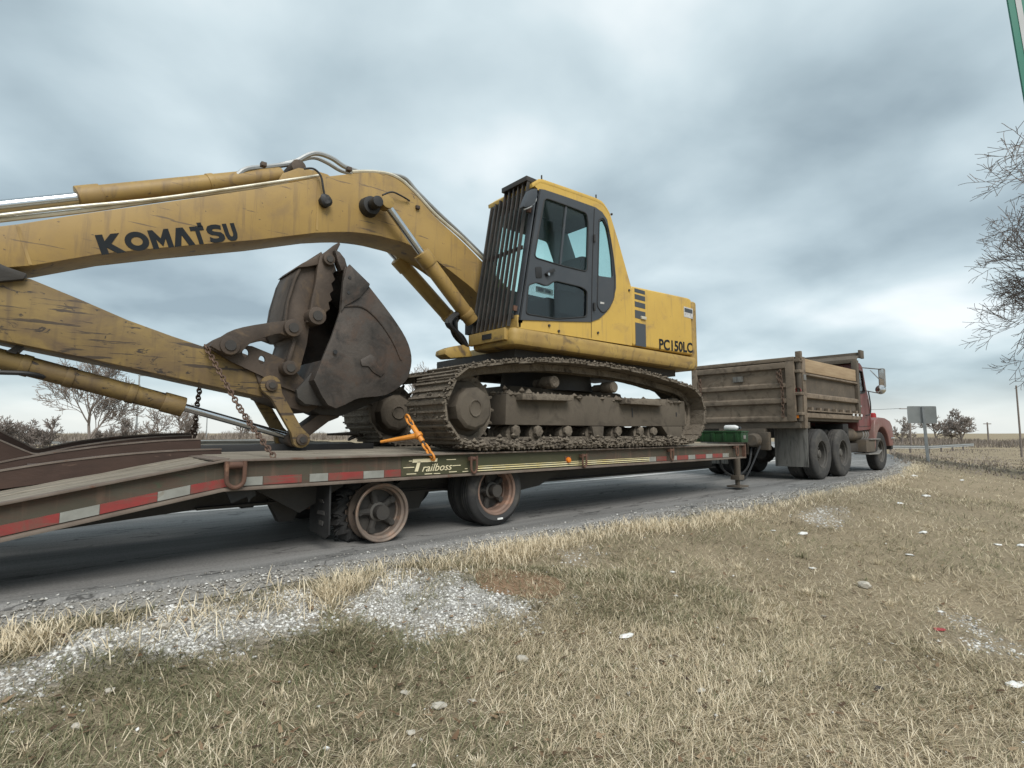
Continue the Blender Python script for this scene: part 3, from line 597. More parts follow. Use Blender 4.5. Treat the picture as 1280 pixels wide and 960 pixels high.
def logo():
    L_ = (q1-q0).length+.03; dv = (q1-q0).normalized(); uv = Vector((-dv.z,0,dv.x)); o0 = q0-dv*.02; hgt = .16
    ell = lambda a,b: [(.5+a*math.cos(t),.5+b*math.sin(t)) for t in np.linspace(0,2*math.pi,25)[:-1]]
    G_ = [(0,.16,[(0,0),(.29,0),(.29,.34),(.62,0),(1,0),(.52,.5),(.97,1),(.62,1),(.29,.66),(.29,1),(0,1)],None),(.172,.333,ell(.5,.5),ell(.24,.23)),
      (.345,.492,[(0,0),(.27,0),(.27,.5),(.5,.1),(.73,.5),(.73,0),(1,0),(1,1),(.77,1),(.5,.53),(.23,1),(0,1)],None),(.496,.652,[(0,0),(.31,0),(.5,.60),(.69,0),(1,0),(.66,1),(.34,1)],None),
      (.648,.752,[(.34,0),(.66,0),(.66,.76),(1,.76),(1,1),(0,1),(0,.76),(.34,.76)],None),(.770,.896,[(.02,.10),(.2,.01),(.5,-.01),(.8,.02),(1,.16),(1,.38),(.85,.54),(.45,.62),(.34,.68),(.37,.75),(.5,.77),(.7,.75),(.9,.69),(.96,.92),(.7,1),(.4,1.01),(.12,.94),(0,.78),(.03,.58),(.2,.45),(.55,.38),(.66,.32),(.62,.24),(.48,.22),(.28,.24),(.08,.34)],None),
      (.906,1.005,[(0,1),(0,.35),(.1,.12),(.3,0),(.7,0),(.9,.12),(1,.35),(1,1),(.66,1),(.66,.38),(.6,.27),(.5,.24),(.4,.27),(.34,.38),(.34,1)],None)]
    for f0,f1,out,ho in G_: holed(out, [ho] if ho else [], lambda a,b: (lambda p: Vector((p.x,Yb-.004,p.z)))(o0+dv*(L_*(f0+(f1-f0)*a))+uv*(hgt*b)), Vector((0,.0035,0)), 'lettering', 'letter', boom)
logo()
sq = P(247,283.5,Yb); dv = (q1-q0).normalized(); uv = Vector((-dv.z,0,dv.x)); c = [sq, sq+dv*.035, sq+dv*.035+uv*.035, sq+uv*.035]
M().prism([(p.x,p.z) for p in c], Yb-.004, Yb-.001).build('lettering','letter',boom)
# ---- cylinders
def cylinder(name, p0, p1, q1, rb, rr, mt='yellow_boom', collars=(), par=EXC):
    """barrel p0->p1, rod p1->q1"""
    p0,p1,q1 = Vector(p0),Vector(p1),Vector(q1); d = (p1-p0).normalized()
    m = M().cyl(p0,p1,rb,None,24); o = m.build(name, mt, par, .006)
    M().cyl(p1-d*.16,p1+d*.01,rb*1.14,None,24).build('gland', mt, o, .008)
    for t in collars: c = p0.lerp(p1,t); M().cyl(c-d*.03,c+d*.03,rb*1.09,None,24).build('collar', mt, o, .004)
    M().cyl(p1,q1,rr,None,20).build('rod','steel',o)
    return o
Ya = 5.62
bp0 = P(352,220,Ya); bp1 = P(99,247.5,Ya); bq = P(-90,268,Ya)
ac = cylinder('arm_cylinder', bp0, bp1, bq, .085, .05, 'yellow_boom', (.4,))
e = P(367,215,Ya); M().cyl((e.x,Ya-.16,e.z),(e.x,Ya+.16,e.z),.075,None,20).build('cylinder_eye','thumb',ac,.01)
M().prism(xz([(340,240),(352,218),(372,211),(392,214),(408,219),(420,228)],Ya-.14), Ya-.17, Ya-.13).prism(xz([(340,240),(352,218),(372,211),(392,214),(408,219),(420,228)],Ya+.1), Ya+.12, Ya+.16).build('cylinder_bracket','yellow_boom',boom,.006)
for (h0,h1,h2,yy,dz) in (((482,254),(527,317),(590,402),Yb-.13,0),((462,292),(497,324),(568,404),Yb2+.13,0)):
    q = P(*h0,yy); p1 = P(*h1,yy); p0 = P(*h2,yy)
    if yy > Yb2: q = P(462,285,yy)
    bc = cylinder('boom_cylinder', p0, p1, q, .088, .042, 'yellow_boom', (.12,))
    M().cyl((q.x,yy-.06,q.z),(q.x,yy+.06,q.z),.075,None,18).build('cylinder_eye','yellow_dark',bc,.008)
c = P(471,252.5,Yb-.2); M().cyl((c.x,Yb-.24,c.z),(c.x,Yb-.1,c.z),.06,None,18).cyl((c.x,Yb-.1,c.z),(c.x,Yb+.02,c.z),.10,.115,20).build('boom_pin','black',boom,.01)
# ---- pipes and hoses along the boom
def hose(pts, r, mt='black', par=boom, name='hose', k=5):
    return M().tube(smooth([tuple(P(x,y,Y)) for x,y,Y in pts],k), r, 8).build(name, mt, par)
hose([(-60,277,Yb+.02),(40,264.5,Yb+.02),(100,258,Yb+.02),(200,248,Yb+.02),(320,231,Yb+.02),(400,219,Yb+.02)], .014, 'pipe', boom, 'pipe')
hose([(-60,283,Yb+.05),(0,275,Yb+.05),(100,264,Yb+.05),(200,250,Yb+.05),(300,237,Yb+.05),(360,228,Yb+.05)], .02, 'pipe', boom, 'pipe')
hose([(297,219,Ya-.05),(310,211,Ya-.05),(340,208,Ya),(365,204,Ya),(385,194,Ya),(398,192,Ya),(415,198,Ya),(430,208,Ya),(446,214,Ya)], .026, 'galv')
hose([(350,206,Ya+.1),(375,200,Ya+.1),(392,197,Ya+.1),(408,203,Ya+.1),(425,213,Ya+.1),(440,217,Ya+.1)], .022, 'galv')
hose([(380,211,Yb-.02),(392,211,Yb-.04),(401,220,Yb-.05),(404,235,Yb-.05),(406,246,Yb-.04)], .011)
hose([(478,244,Yb-.06),(490,240,Yb-.06),(502,245,Yb-.05),(512,251,Yb-.02)], .01)
hose([(440,215,Yb+.06),(470,215,Yb+.06),(495,221,Yb+.06),(518,240,Yb+.06),(545,269,Yb+.06),(578,298,Yb+.06),(610,330,Yb+.06)], .022, 'pipe', boom, 'pipe')
hose([(480,217,Yb+.22),(505,222,Yb+.22),(522,240,Yb+.22),(548,266,Yb+.22),(580,296,Yb+.22),(612,328,Yb+.22)], .022, 'galv', boom, 'pipe')
c = P(407,251,Yb-.05); M().lathe([(.001,-.05),(.04,-.045),(.062,-.02),(.058,.02),(.065,.04),(.04,.06),(.001,.06)], (c.x,Yb-.03,c.z), (0,-1,0), 16).jit(.012,18).build('work_lamp','black',boom)
for x,y in ((522.5,259),(437,211),(330,205)):
    c = P(x,y,Yb-.02); M().box(c.x-.025,c.x+.025,Yb-.03,Yb+.03,c.z-.02,c.z+.02).build('pipe_clamp','thumb',boom,.004)
# ---- arm
armp = [(-95,318),(-40,330),(0,344),(37,348),(100,374),(160,400),(215,420),(257,434),(300,450),(345,468),(378,480),(396,490),(399,505),(386,514),(360,507),(328,496),(240,477),(120,450),(0,425),(-50,412),(-95,395)]
arm = M().prism(xz(armp,5.43), 5.43, 5.81).build('arm','yellow_worn',EXC,.008)
M().prism(xz([(-90,305),(-40,316),(10,338),(34,346),(30,353),(0,356),(-50,352),(-90,340)],5.5), 5.38, 5.86).build('arm_pivot_boss','dark',arm,.01)
M().prism(xz([(318,462),(345,468),(378,480),(398,490),(401,506),(386,516),(360,509),(330,497)],5.4), 5.405, 5.835).build('arm_nose','thumb',arm,.01)
# bucket cylinder under the arm
Yk = 5.62
bk = cylinder('bucket_cylinder', P(-90,425,Yk), P(228,508.5,Yk), P(372,549,Yk), .078, .036, 'yellow_worn', (.33,.5,.76))
M().prism(xz([(8,441),(30,428),(36,430),(20,444)],Yk), Yk-.1, Yk+.1).build('cylinder_bracket','dark',arm)
hose([(-80,464,Yk-.1),(0,465.5,Yk-.1),(35,467,Yk-.1),(55,471,Yk-.05)], .018, 'black', bk)
# linkage
def bone(p, q, r0, r1, y0, y1, w, mt, name, par):
    p, q = Vector((p[0],p[1])), Vector((q[0],q[1])); d = (q-p).normalized(); n = Vector((-d.y,d.x)); pts = []
    for k in range(9): t = math.pi/2+math.pi*k/8; v = d*math.cos(t)+n*math.sin(t); pts.append(p+v*r0)
    pts += [p+d*r0*1.2-n*w, q-d*r1*1.2-n*w]
    for k in range(9): t = -math.pi/2+math.pi*k/8; v = d*math.cos(t)+n*math.sin(t); pts.append(q+v*r1)
    pts += [q-d*r1*1.2+n*w, p+d*r0*1.2+n*w]
    return M().prism([(v.x,v.y) for v in pts], y0, y1).build(name, mt, par, .006)
def pin(px, py, Y, r, y0, y1, par, mt='thumb'):
    c = P(px,py,Y); o = M().cyl((c.x,y0,c.z),(c.x,y1,c.z),r,None,20).build('pin', mt, par, .01); M().cyl((c.x,y0-.012,c.z),(c.x,y0,c.z),r*.55,None,14).build('pin_head','dark',o); return o
A = xz([(338,482),(376,549),(424,513)],5.36)
for y0, y1 in ((5.34,5.40),(5.84,5.90)): bone(A[0], A[1], .095, .085, y0, y1, .055, 'yellow_worn', 'link', EXC)
lk2 = bone(A[1], A[2], .08, .09, 5.50, 5.74, .06, 'thumb', 'link', EXC)
pin(338,482,5.36,.055,5.31,5.93,lk2); pin(376,549.5,5.36,.055,5.31,5.93,lk2); pin(382,497,5.36,.085,5.30,5.95,arm,'dark')
# ---- bucket
Yk0, Yk1 = 5.14, 6.06
bo = Z5([(765,172),(885,270),(1000,420),(1070,530),(1098,620),(1090,700),(1060,755),(970,815),(840,830),(770,862),(720,882),(680,865),(650,820),(610,740),(650,640),(700,520),(740,400),(755,250)])
bop = xz(bo[:1]+smooth(bo[1:10],3)+bo[10:], Yk0)
bucket = M().prism(bop, Yk0, Yk0+.035).build('bucket','bucket',EXC,.006)
M().prism(bop, Yk1-.035, Yk1).build('side_plate','bucket',bucket,.006)
cen = Vector((sum(p[0] for p in bop)/len(bop), sum(p[1] for p in bop)/len(bop)))
sh = bop[:29+2]; inn = [tuple(Vector(p).lerp(cen,.06)) for p in sh]
M().prism(sh+inn[::-1], Yk0+.03, Yk1-.03).build('bucket_shell','bucket',bucket)
M().prism(xz(Z5([(770,180),(785,163),(886,262),(883,272),(835,330),(760,372),(742,400),(752,250)]),Yk0), Yk0-.02, Yk0+.002).build('side_cutter','bucket',bucket,.005)
wl = xz(smooth(Z5([(760,372),(850,375),(930,440),(1000,540),(1045,640)]),4),Yk0); M().tube([(x,Yk0-.002,z) for x,z in wl], .012, 6).build('weld_bead','bucket',bucket)
M().prism(xz(Z5([(840,640),(890,615),(925,630),(920,660),(960,700),(940,725),(900,700),(880,672),(850,672)]),Yk0), Yk0-.012, Yk0+.002).jit(.010,14).build('dirt_patch','bucket',bucket,.004)
for x,y,r in ((788,228,.016),(782,303,.016),(716,600,.022)):
    c = P(*Z5([(x,y)])[0],Yk0-.02); M().cyl((c.x,Yk0-.026,c.z),(c.x,Yk0-.018,c.z),r,None,14).build('bolt_hole','black',bucket)
for k in range(4):
    y = Yk0+.08+k*(Yk1-Yk0-.16)/3; t = xz(Z5([(755,190),(735,140),(722,85),(745,95),(772,130),(785,175)]),Yk0)
    M().prism(t, y-.05, y+.05).build('tooth','bucket',bucket,.008)
ear = xz(Z5([(560,745),(590,705),(640,700),(700,760),(720,860),(640,870),(560,860),(525,830),(520,790)]),5.30)
for y0,y1 in ((5.28,5.33),(5.90,5.95)): M().prism(ear, y0, y1).build('bucket_ear','dark',bucket,.008)
M().prism(xz(Z5([(470,790),(560,880),(640,915),(740,920),(860,870),(1000,815),(900,800),(700,780),(600,760)]),5.5), 5.45, 5.8).build('bucket_bracket','dark',bucket,.01)
# ---- thumb
th = xz(Z5([(640,118),(680,90),(715,62),(738,50),(742,62),(728,90),(722,130),(706,150),(718,185),(703,205),(716,238),(698,258),(708,292),(690,308),(700,340),(683,352),(690,385),(672,398),(660,452),(600,455),(575,450),(590,400),(600,330),(618,255),(628,180)]),5.24)
thumb = M().prism(th, 5.24, 5.30).build('thumb','thumb',EXC,.006)
M().prism(th, 5.80, 5.86).build('serrated_plate','thumb',thumb,.006)
body = [(530,182),(560,178),(620,165),(628,180),(600,330),(590,452),(575,560),(540,690),(515,712),(470,700),(458,682),(500,545),(455,440),(470,350),(505,230)]
for y0,y1 in ((5.32,5.36),(5.76,5.80)): M().prism(xz(Z5(body),5.32), y0, y1).build('thumb_web','thumb',thumb,.006)
M().prism(xz(Z5([(505,230),(530,180),(540,190),(515,240),(480,350),(468,440),(515,545),(475,690),(458,682),(500,545),(455,440),(470,350)]),5.32), 5.28, 5.84).build('thumb_back','thumb',thumb,.006)
M().prism(xz(Z5([(520,182),(545,160),(610,128),(640,102),(650,125),(620,168),(570,178)]),5.3), 5.26, 5.84).build('thumb_tip','thumb',thumb,.008)
for x,y,r,y0 in ((625,420,.088,5.2),(685,137,.06,5.21),(505,480,.085,5.24),(490,680,.07,5.26)): pin(*Z5([(x,y)])[0],y0,r,y0-.02,5.88,thumb)
for y0,y1 in ((5.27,5.33),(5.80,5.86)):
    M().prism(xz(smooth(Z5([(90,570),(150,520),(210,488),(310,465),(450,445),(500,440),(540,478),(520,520),(470,520),(440,508),(385,520),(310,545),(270,575),(240,605),(190,610)]),2,True),5.28), y0, y1).build('thumb_link','thumb',thumb,.006)
def pl(y):
    hs = []
    for x,yy,r in ((268,605,20),(350,640,20)): hs.append(Z5([(x+r*.85*math.cos(t),yy+r*1.1*math.sin(t)) for t in np.linspace(0,2*math.pi,15)[:-1]]))
    return holed(Z5([(75,573),(190,560),(300,570),(470,640),(520,700),(560,740),(520,800),(440,770),(340,715),(200,650)]), hs, lambda a,b: Vector((P(a,b,5.38).x,y,P(a,b,5.38).z)), Vector((0,.03,0)), 'thumb_mount', 'thumb', arm)
pl(5.38); pl(5.83)
pin(*Z5([(190,568)])[0],5.27,.085,5.25,5.88,thumb)
# ---- cab
CAB = [(665,229),(672,224.8),(678,224),(710,235),(745,247.5),(755,254.5),(762,266),(772.5,300),(785,345),(789.3,360),(790,432),(649,410),(648,400),(672,236)]
DARK = Z3([(455,146),(480,150),(600,190),(735,238),(768,262),(793,300),(813,400),(828,500),(836,580),(837,640),(822,705),(790,760),(755,793),(712,810),(600,808),(355,800),(400,500)])
dc = Vector((sum(p[0] for p in DARK)/len(DARK), sum(p[1] for p in DARK)/len(DARK)))
inset = [tuple(Vector(p).lerp(dc,.035)) for p in DARK]
W1 = rounded(Z3([(480,190),(590,229),(690,267),(698,330),(692,560),(560,528),(428,488),(455,330)]),5)
W2 = rounded(Z3([(398,625),(440,612),(490,632),(530,604),(660,635),(692,655),(690,785),(540,795),(386,770)]),4)
W3 = rounded(Z3([(752,298),(772,290),(800,350),(820,480),(830,600),(826,690),(800,745),(770,768),(742,735)]),4)
W3g = rounded(Z3([(756,303),(771,297),(797,352),(815,480),(822,590),(746,580)]),3)
def side(y, out, nm): return lambda a,b: Vector((P(a,b,Yc).x, y, P(a,b,Yc).z))
cab = holed(CAB, [inset], side(Yc,0,0), Vector((0,.035,0)), 'cab', 'yellow', EXC)
door = holed(DARK, [W1,W2,W3g], side(Yc-.012,0,0), Vector((0,.03,0)), 'door', 'cabgrey', cab)
for w, g in ((W1,'glass'),(W2,'glass2'),(W3g,'glass')):
    M().prism(xz(w,Yc), Yc+.004, Yc+.009).build('window_pane', g, door)
for w in (W1,W2,W3):
    q = xz(w,Yc); M().tube([(x,Yc-.013,z) for x,z in q+q[:1]], .009, 6).build('window_seal','black',door)
a = P(706.5,231,Yc); b = P(704,258,Yc)
a = P(*Z3([(590,229)])[0],Yc); b = P(*Z3([(560,526)])[0],Yc); M().prism([(a.x-.015,a.z),(a.x+.015,a.z),(b.x+.015,b.z),(b.x-.015,b.z)], Yc-.008, Yc+.012).build('sliding_window_bar','cabgrey',door)
sp = Z3([(728,245),(722,400),(716,600),(714,810)]); pts = xz(sp,Yc); M().tube([(x,Yc-.014,z) for x,z in pts], .006, 5).build('door_gap','black',door)
sp = Z3([(458,150),(405,480),(358,798)]); pts = xz(sp,Yc); M().tube([(x,Yc-.014,z) for x,z in pts], .006, 5).build('door_gap','black',door)
M().prism(xz(rounded(Z3([(432,535),(462,535),(466,590),(436,592)]),2),Yc), Yc-.02, Yc-.011).build('handle_recess','black',door,.003)
M().prism(xz(Z3([(478,570),(490,560),(520,545),(525,560),(500,572),(490,585)]),Yc), Yc-.045, Yc-.012).build('door_handle','black',door,.004)
c = P(*Z3([(491,575)])[0],Yc); M().cyl((c.x,Yc-.05,c.z),(c.x,Yc-.04,c.z),.018,None,12).build('door_lock','chrome',door)
for yy in (395,735):
    c = P(*Z3([(724,yy)])[0],Yc); M().cyl((c.x,Yc-.03,c.z-.05),(c.x,Yc-.03,c.z+.05),.016,None,10).build('hinge','black',door)
c = P(*Z3([(768,716)])[0],Yc); M().box(c.x-.04,c.x+.035,Yc-.016,Yc-.012,c.z-.012,c.z+.012).jit(.006,30).build('maker_emblem','sticker',door)
# papers behind the lower pane
a = P(*Z3([(437,630)])[0],Yc+.05); b = P(*Z3([(522,680)])[0],Yc+.05)
pp = M().box(a.x,b.x,Yc+.04,Yc+.043,b.z,a.z).build('paper_sheet','paper',cab)
for k in (0,1): x = a.x+(b.x-a.x)*(.12+.42*k); M().box(x,x+(b.x-a.x)*.3,Yc+.035,Yc+.0395,b.z+.02,a.z-.02).build('print','decal',pp)
# far wall, roof, rear
F1 = rounded([(4.40,2.86),(5.52,2.86),(5.52,3.42),(5.38,3.70),(4.47,3.70)],.05)
holed([(p.x,p.z) for p in (P(x,y,Yc) for x,y in CAB)], [F1], lambda a,b: Vector((a,Yc2,b)), Vector((0,.03,0)), 'far_wall', 'cabgrey', cab)
for w in (F1,): M().prism(w, Yc2+.004, Yc2+.009).build('window_pane','glass',cab)
rf = CAB[:7]; rp = xz(smooth(rf,2),Yc); inn = [(x+.01,z-.05) for x,z in rp]
M().prism(rp+inn[::-1], Yc-.004, Yc2+.034).build('roof','yellow',cab,.012)
M().prism([(x+.01,z-.052) for x,z in rp]+[(x+.01,z-.075) for x,z in rp][::-1], Yc+.04, Yc2-.005).build('roof_liner','cabgrey',cab)
rr = xz(CAB[6:11],Yc); 
M().prism([(x-.05,z) for x,z in rr[2:]]+[(x,z) for x,z in rr[2:]][::-1], Yc+.036, Yc2).build('rear_wall','yellow',cab)
M().prism([(x-.02,z) for x,z in rr[:3]]+[(x-.012,z) for x,z in rr[:3]][::-1], Yc+.036, Yc2).build('rear_pane','glass',cab)
f0 = P(649,410,Yc); f1 = P(648,400,Yc); f2 = P(672,236,Yc)
M().box(f0.x+.02,rr[-1][0]-.06,Yc+.04,Yc2,f0.z+.0,f0.z+.04).build('cab_floor','dark',cab)
M().prism([(f1.x+.01,f1.z),(f1.x+.018,f1.z),(f2.x+.018,f2.z),(f2.x+.01,f2.z)], Yc+.09, Yc2-.05).build('windscreen','glass',cab)
for y0,y1 in ((Yc,Yc+.09),(Yc2-.06,Yc2+.03)): M().prism([(f1.x-.02,f1.z-.04),(f1.x+.07,f1.z-.04),(f2.x+.07,f2.z),(f2.x-.02,f2.z)], y0, y1).build('front_pillar','cabgrey',cab,.012)
M().prism([(f1.x-.02,f1.z-.09),(f1.x+.04,f1.z-.09),(f1.x+.06,f1.z+.06),(f1.x-.02,f1.z+.06)], Yc, Yc2+.03).build('front_sill','yellow_dark',cab,.008)
m = M(); sx = f0.x+.95; m.box(sx-.3,sx+.28,Yc+.2,Yc2-.2,f0.z+.2,f0.z+.52); m.prism([(sx+.2,f0.z+.5),(sx+.36,f0.z+.5),(sx+.5,f0.z+1.2),(sx+.38,f0.z+1.2)], Yc+.2, Yc2-.2)
m.build('seat','seat',cab,.05); m = M()
for y in (Yc+.13,Yc2-.13): m.box(sx-.2,sx+.3,y-.05,y+.05,f0.z+.3,f0.z+.6); m.cyl((sx-.2,y,f0.z+.6),(sx-.25,y,f0.z+.8),.02,None,8)
m.build('console','seat',cab,.02)
# front guard of upright bars
G0 = Vector((3.97,0,2.17)); G1 = Vector((4.30,0,4.03)); gd = (G1-G0)
gx = lambda t: (G0.x+gd.x*t, G0.z+gd.z*t)
guard = None
for k in range(9):
    y = 4.60+k*.083; tt = (1.0 if k < 6 else .93-.012*k+.07); x0,z0 = gx(0); x1,z1 = gx(tt-.0)
    b_ = M().prism([(x0-.022,z0),(x0+.022,z0),(x1+.022,z1),(x1-.022,z1)], y-.009, y+.009).build('guard_bar','guard',cab,.003,1)
for t, h in ((.07,.03),(.52,.022),(.97,.05)):
    x,z = gx(t); M().box(x+.03,x+.05,4.59,5.28 if t < .9 else 5.06,z-h,z+h).build('guard_rail','guard',cab)
x,z = gx(.985); M().prism([(x-.05,z-.03),(x+.06,z-.03),(x+.15,z+.0),(x+.15,z+.03),(x-.05,z+.03)], 4.585, 5.05).build('guard_cap','guard',cab,.004)
for t in (.12,.78):
    x,z = gx(t); M().box(x+.03,x+.16,4.585,4.61,z-.03,z+.03).build('guard_bracket','rust',cab)
m = M(); x,z = gx(.86); m.prism(xz(rounded(Z3([(395,155),(425,150),(432,180),(415,235),(360,245),(375,200)]),3),4.5), 4.44, 4.52); m.build('mirror','cabgrey',cab,.01)
hose([(669,243,4.45),(670,250,4.45),(664,258,4.45),(655,262,4.47)], .009, 'galv', cab, 'mirror_arm')
for x,y in ((677,222),(745,246)): c = P(x,y,Yc+.2); M().cyl((c.x,Yc+.2,c.z-.02),(c.x,Yc+.2,c.z+.03),.010,None,8).build('roof_bolt','dark',cab)
for x,y in ((764,268),(786,363),(686,407),(698,414),(747,416)): c = P(x,y,Yc); M().cyl((c.x,Yc-.016,c.z),(c.x,Yc+.002,c.z),.016,None,10).build('bolt','dark',cab)
pts = xz(Z3([(716,812),(716,890)]),Yc); M().tube([(x,Yc-.001,z) for x,z in pts], .004, 5).build('panel_seam','black',cab)
# ---- house
hx0 = P(791,432,Yc).x; hx1 = P(866.5,443,Yc).x; hz0 = 2.185; hzf = P(790,357,Yc).z; hzr = P(864,374,Yc).z
house = M().prism([(hx0,hz0),(hx1,hz0+.01),(hx1,hzr),(hx1-.1,hzr+.01),(hx0,hzf)], Yc, 6.6).build('engine_cover','yellow',EXC,.045,3)
M().prismz(rounded([(hx1+.012,Yc),(hx1+.16,Yc),(hx1+.20,6.6),(hx1+.012,6.6)],.14,5), 2.0, hzr-.02).build('counterweight','yellow_dark',EXC,.05,3)
M().prism([(hx0+.03,hzf-.005),(hx0+.75,hzf-.02),(hx0+.75,hzf+.02),(hx0+.03,hzf+.045)], Yc+.25, 6.2).build('hood_lid','alu',house,.01)
X0 = P(793,360,Yc).x; X1 = P(806,366,Yc).x
for y0,y1 in ((361.5,366.5),(368.5,375),(377.5,384.5),(388,398.5),(403.5,432.5)):
    a = P(793,y0,Yc); b = P(806,y1,Yc); zt = P(799,y0+.5,Yc).z; zb = P(799,y1,Yc).z; M().box(X0,X1,Yc-.003,Yc+.01,zb,zt).build('stripe_decal','decal',house)
c = P(803,397.5,Yc); M().box(c.x-.05,c.x+.07,Yc-.025,Yc+.005,c.z-.022,c.z+.022).build('latch','pipe',house,.005)
a = P(854.5,383,Yc); b = P(867,399,Yc); s_ = M().box(a.x,b.x-.02,Yc-.003,Yc+.01,b.z,a.z).build('warning_sticker','sticker',house); M().box(a.x+.02,b.x-.04,Yc-.005,Yc-.002,(a.z+b.z)/2,a.z-.02).build('print','decal',s_)
q0 = P(824,437,Yc); q1 = P(866.5,441.5,Yc); text('lettering','PC150LC','letter',house,(q0.x,Yc-.001,q0.z),q1-q0,(0,0,1),.165,.003,0,(q1-q0).length-.02,.028)
fr = M().prismz(rounded([(3.98,4.52),(hx1+.1,4.52),(hx1+.19,6.62),(4.7,6.62),(4.62,5.36),(3.98,5.32)],.10,4), 1.955, 2.168).build('revolving_frame','yellow_dark',EXC,.075,4)
M().prismz([(4.2,4.75),(7.6,4.75),(7.6,6.4),(4.2,6.4)], 1.86, 1.957).build('belly_plate','dark',fr)
a = P(583,420,4.7); m = M().prism([(3.93,2.02),(3.99,2.02),(3.99,2.16),(3.93,2.16)], 4.62, 5.3); m.build('front_step','yellow_dark',fr,.01)
M().box(3.92,3.935,4.85,5.02,2.06,2.12).build('step_slot','black',fr)
M().prism(xz([(556,437),(566,433),(584,430),(590,446),(562,448),(555,443)],5.3), 5.28, 5.5).build('boom_foot','yellow_dark',fr,.02)
m = M(); rnd = random.Random(3)
for k in range(5):
    y0 = 5.26+.05*k; hose([(574+rnd.uniform(-4,6),392+rnd.uniform(-6,6),y0),(566+rnd.uniform(-8,4),404,y0-.05),(572+rnd.uniform(-6,8),420,y0),(585,436,y0+.05)], .024, 'black', fr)
m.box(4.02,4.25,5.3,5.5,2.2,2.42); m.build('valve_block','dark',fr,.01)
M().cyl((5.4,5.45,1.52),(5.4,5.45,1.9),.66,.6,40).build('slew_ring','dark',EXC)
M().box(4.3,6.5,4.95,5.95,1.15,1.55).build('car_body','mudframe',EXC,.06)
# ---- tracks
TP = [(577,464),(600,456),(640,451.5),(702,450.5),(760,457),(785,461),(812,467),(835,474),(857,481),(870,487.5),(877.5,498),(881,512.5),(880,530),(876,541),(866,551),(840,557),(760,560),(680,561),(620,560.5),(592,557),(575,548.5),(565,536.5),(559,522),(557,510),(559,498),(565,482)]
lp = [Vector((a,max(b,ZD+.045))) for a,b in xz(smooth(TP,4,True),4.33)]
L = [0]
for i in range(len(lp)): L.append(L[-1]+(lp[(i+1)%len(lp)]-lp[i]).length)
def at(s):
    s %= L[-1]; i = int(np.searchsorted(L, s, side='right'))-1; i = min(i,len(lp)-1); t = (s-L[i])/(L[i+1]-L[i]); return lp[i].lerp(lp[(i+1)%len(lp)], t)
NS = round(L[-1]/.222); PIT = L[-1]/NS
sme = M(); sme.box(-PIT*.49,PIT*.49,0,.7,-.022,0)
for gx_ in (-.36,0,.36): sme.box(PIT*gx_-.010,PIT*gx_+.010,-.003,.703,0,.02 if gx_ < .3 else .03)
def clods(name, par, gen, n, seed):
    r = random.Random(seed); m = M()
    for _ in range(n):
        p, s = gen(r); v = [Vector(d)*s*r.uniform(.6,1.3)+Vector(p) for d in ((1,0,0),(-1,0,0),(0,1,0),(0,-1,0),(0,0,.8),(0,0,-.6))]
        m.add(v, [[0,2,4],[2,1,4],[1,3,4],[3,0,4],[2,0,5],[1,2,5],[3,1,5],[0,3,5]])
    o = m.build(name,'mud',par); o['kind'] = 'stuff'; return o
area = sum(lp[i].x*lp[(i+1)%len(lp)].y-lp[(i+1)%len(lp)].x*lp[i].y for i in range(len(lp))); sg = -1 if area < 0 else 1
def frames(s):
    a = at(s-.05); b = at(s+.05); d = (b-a).normalized(); n = Vector((d.y,-d.x))*sg; return at(s), d, n
proto = None
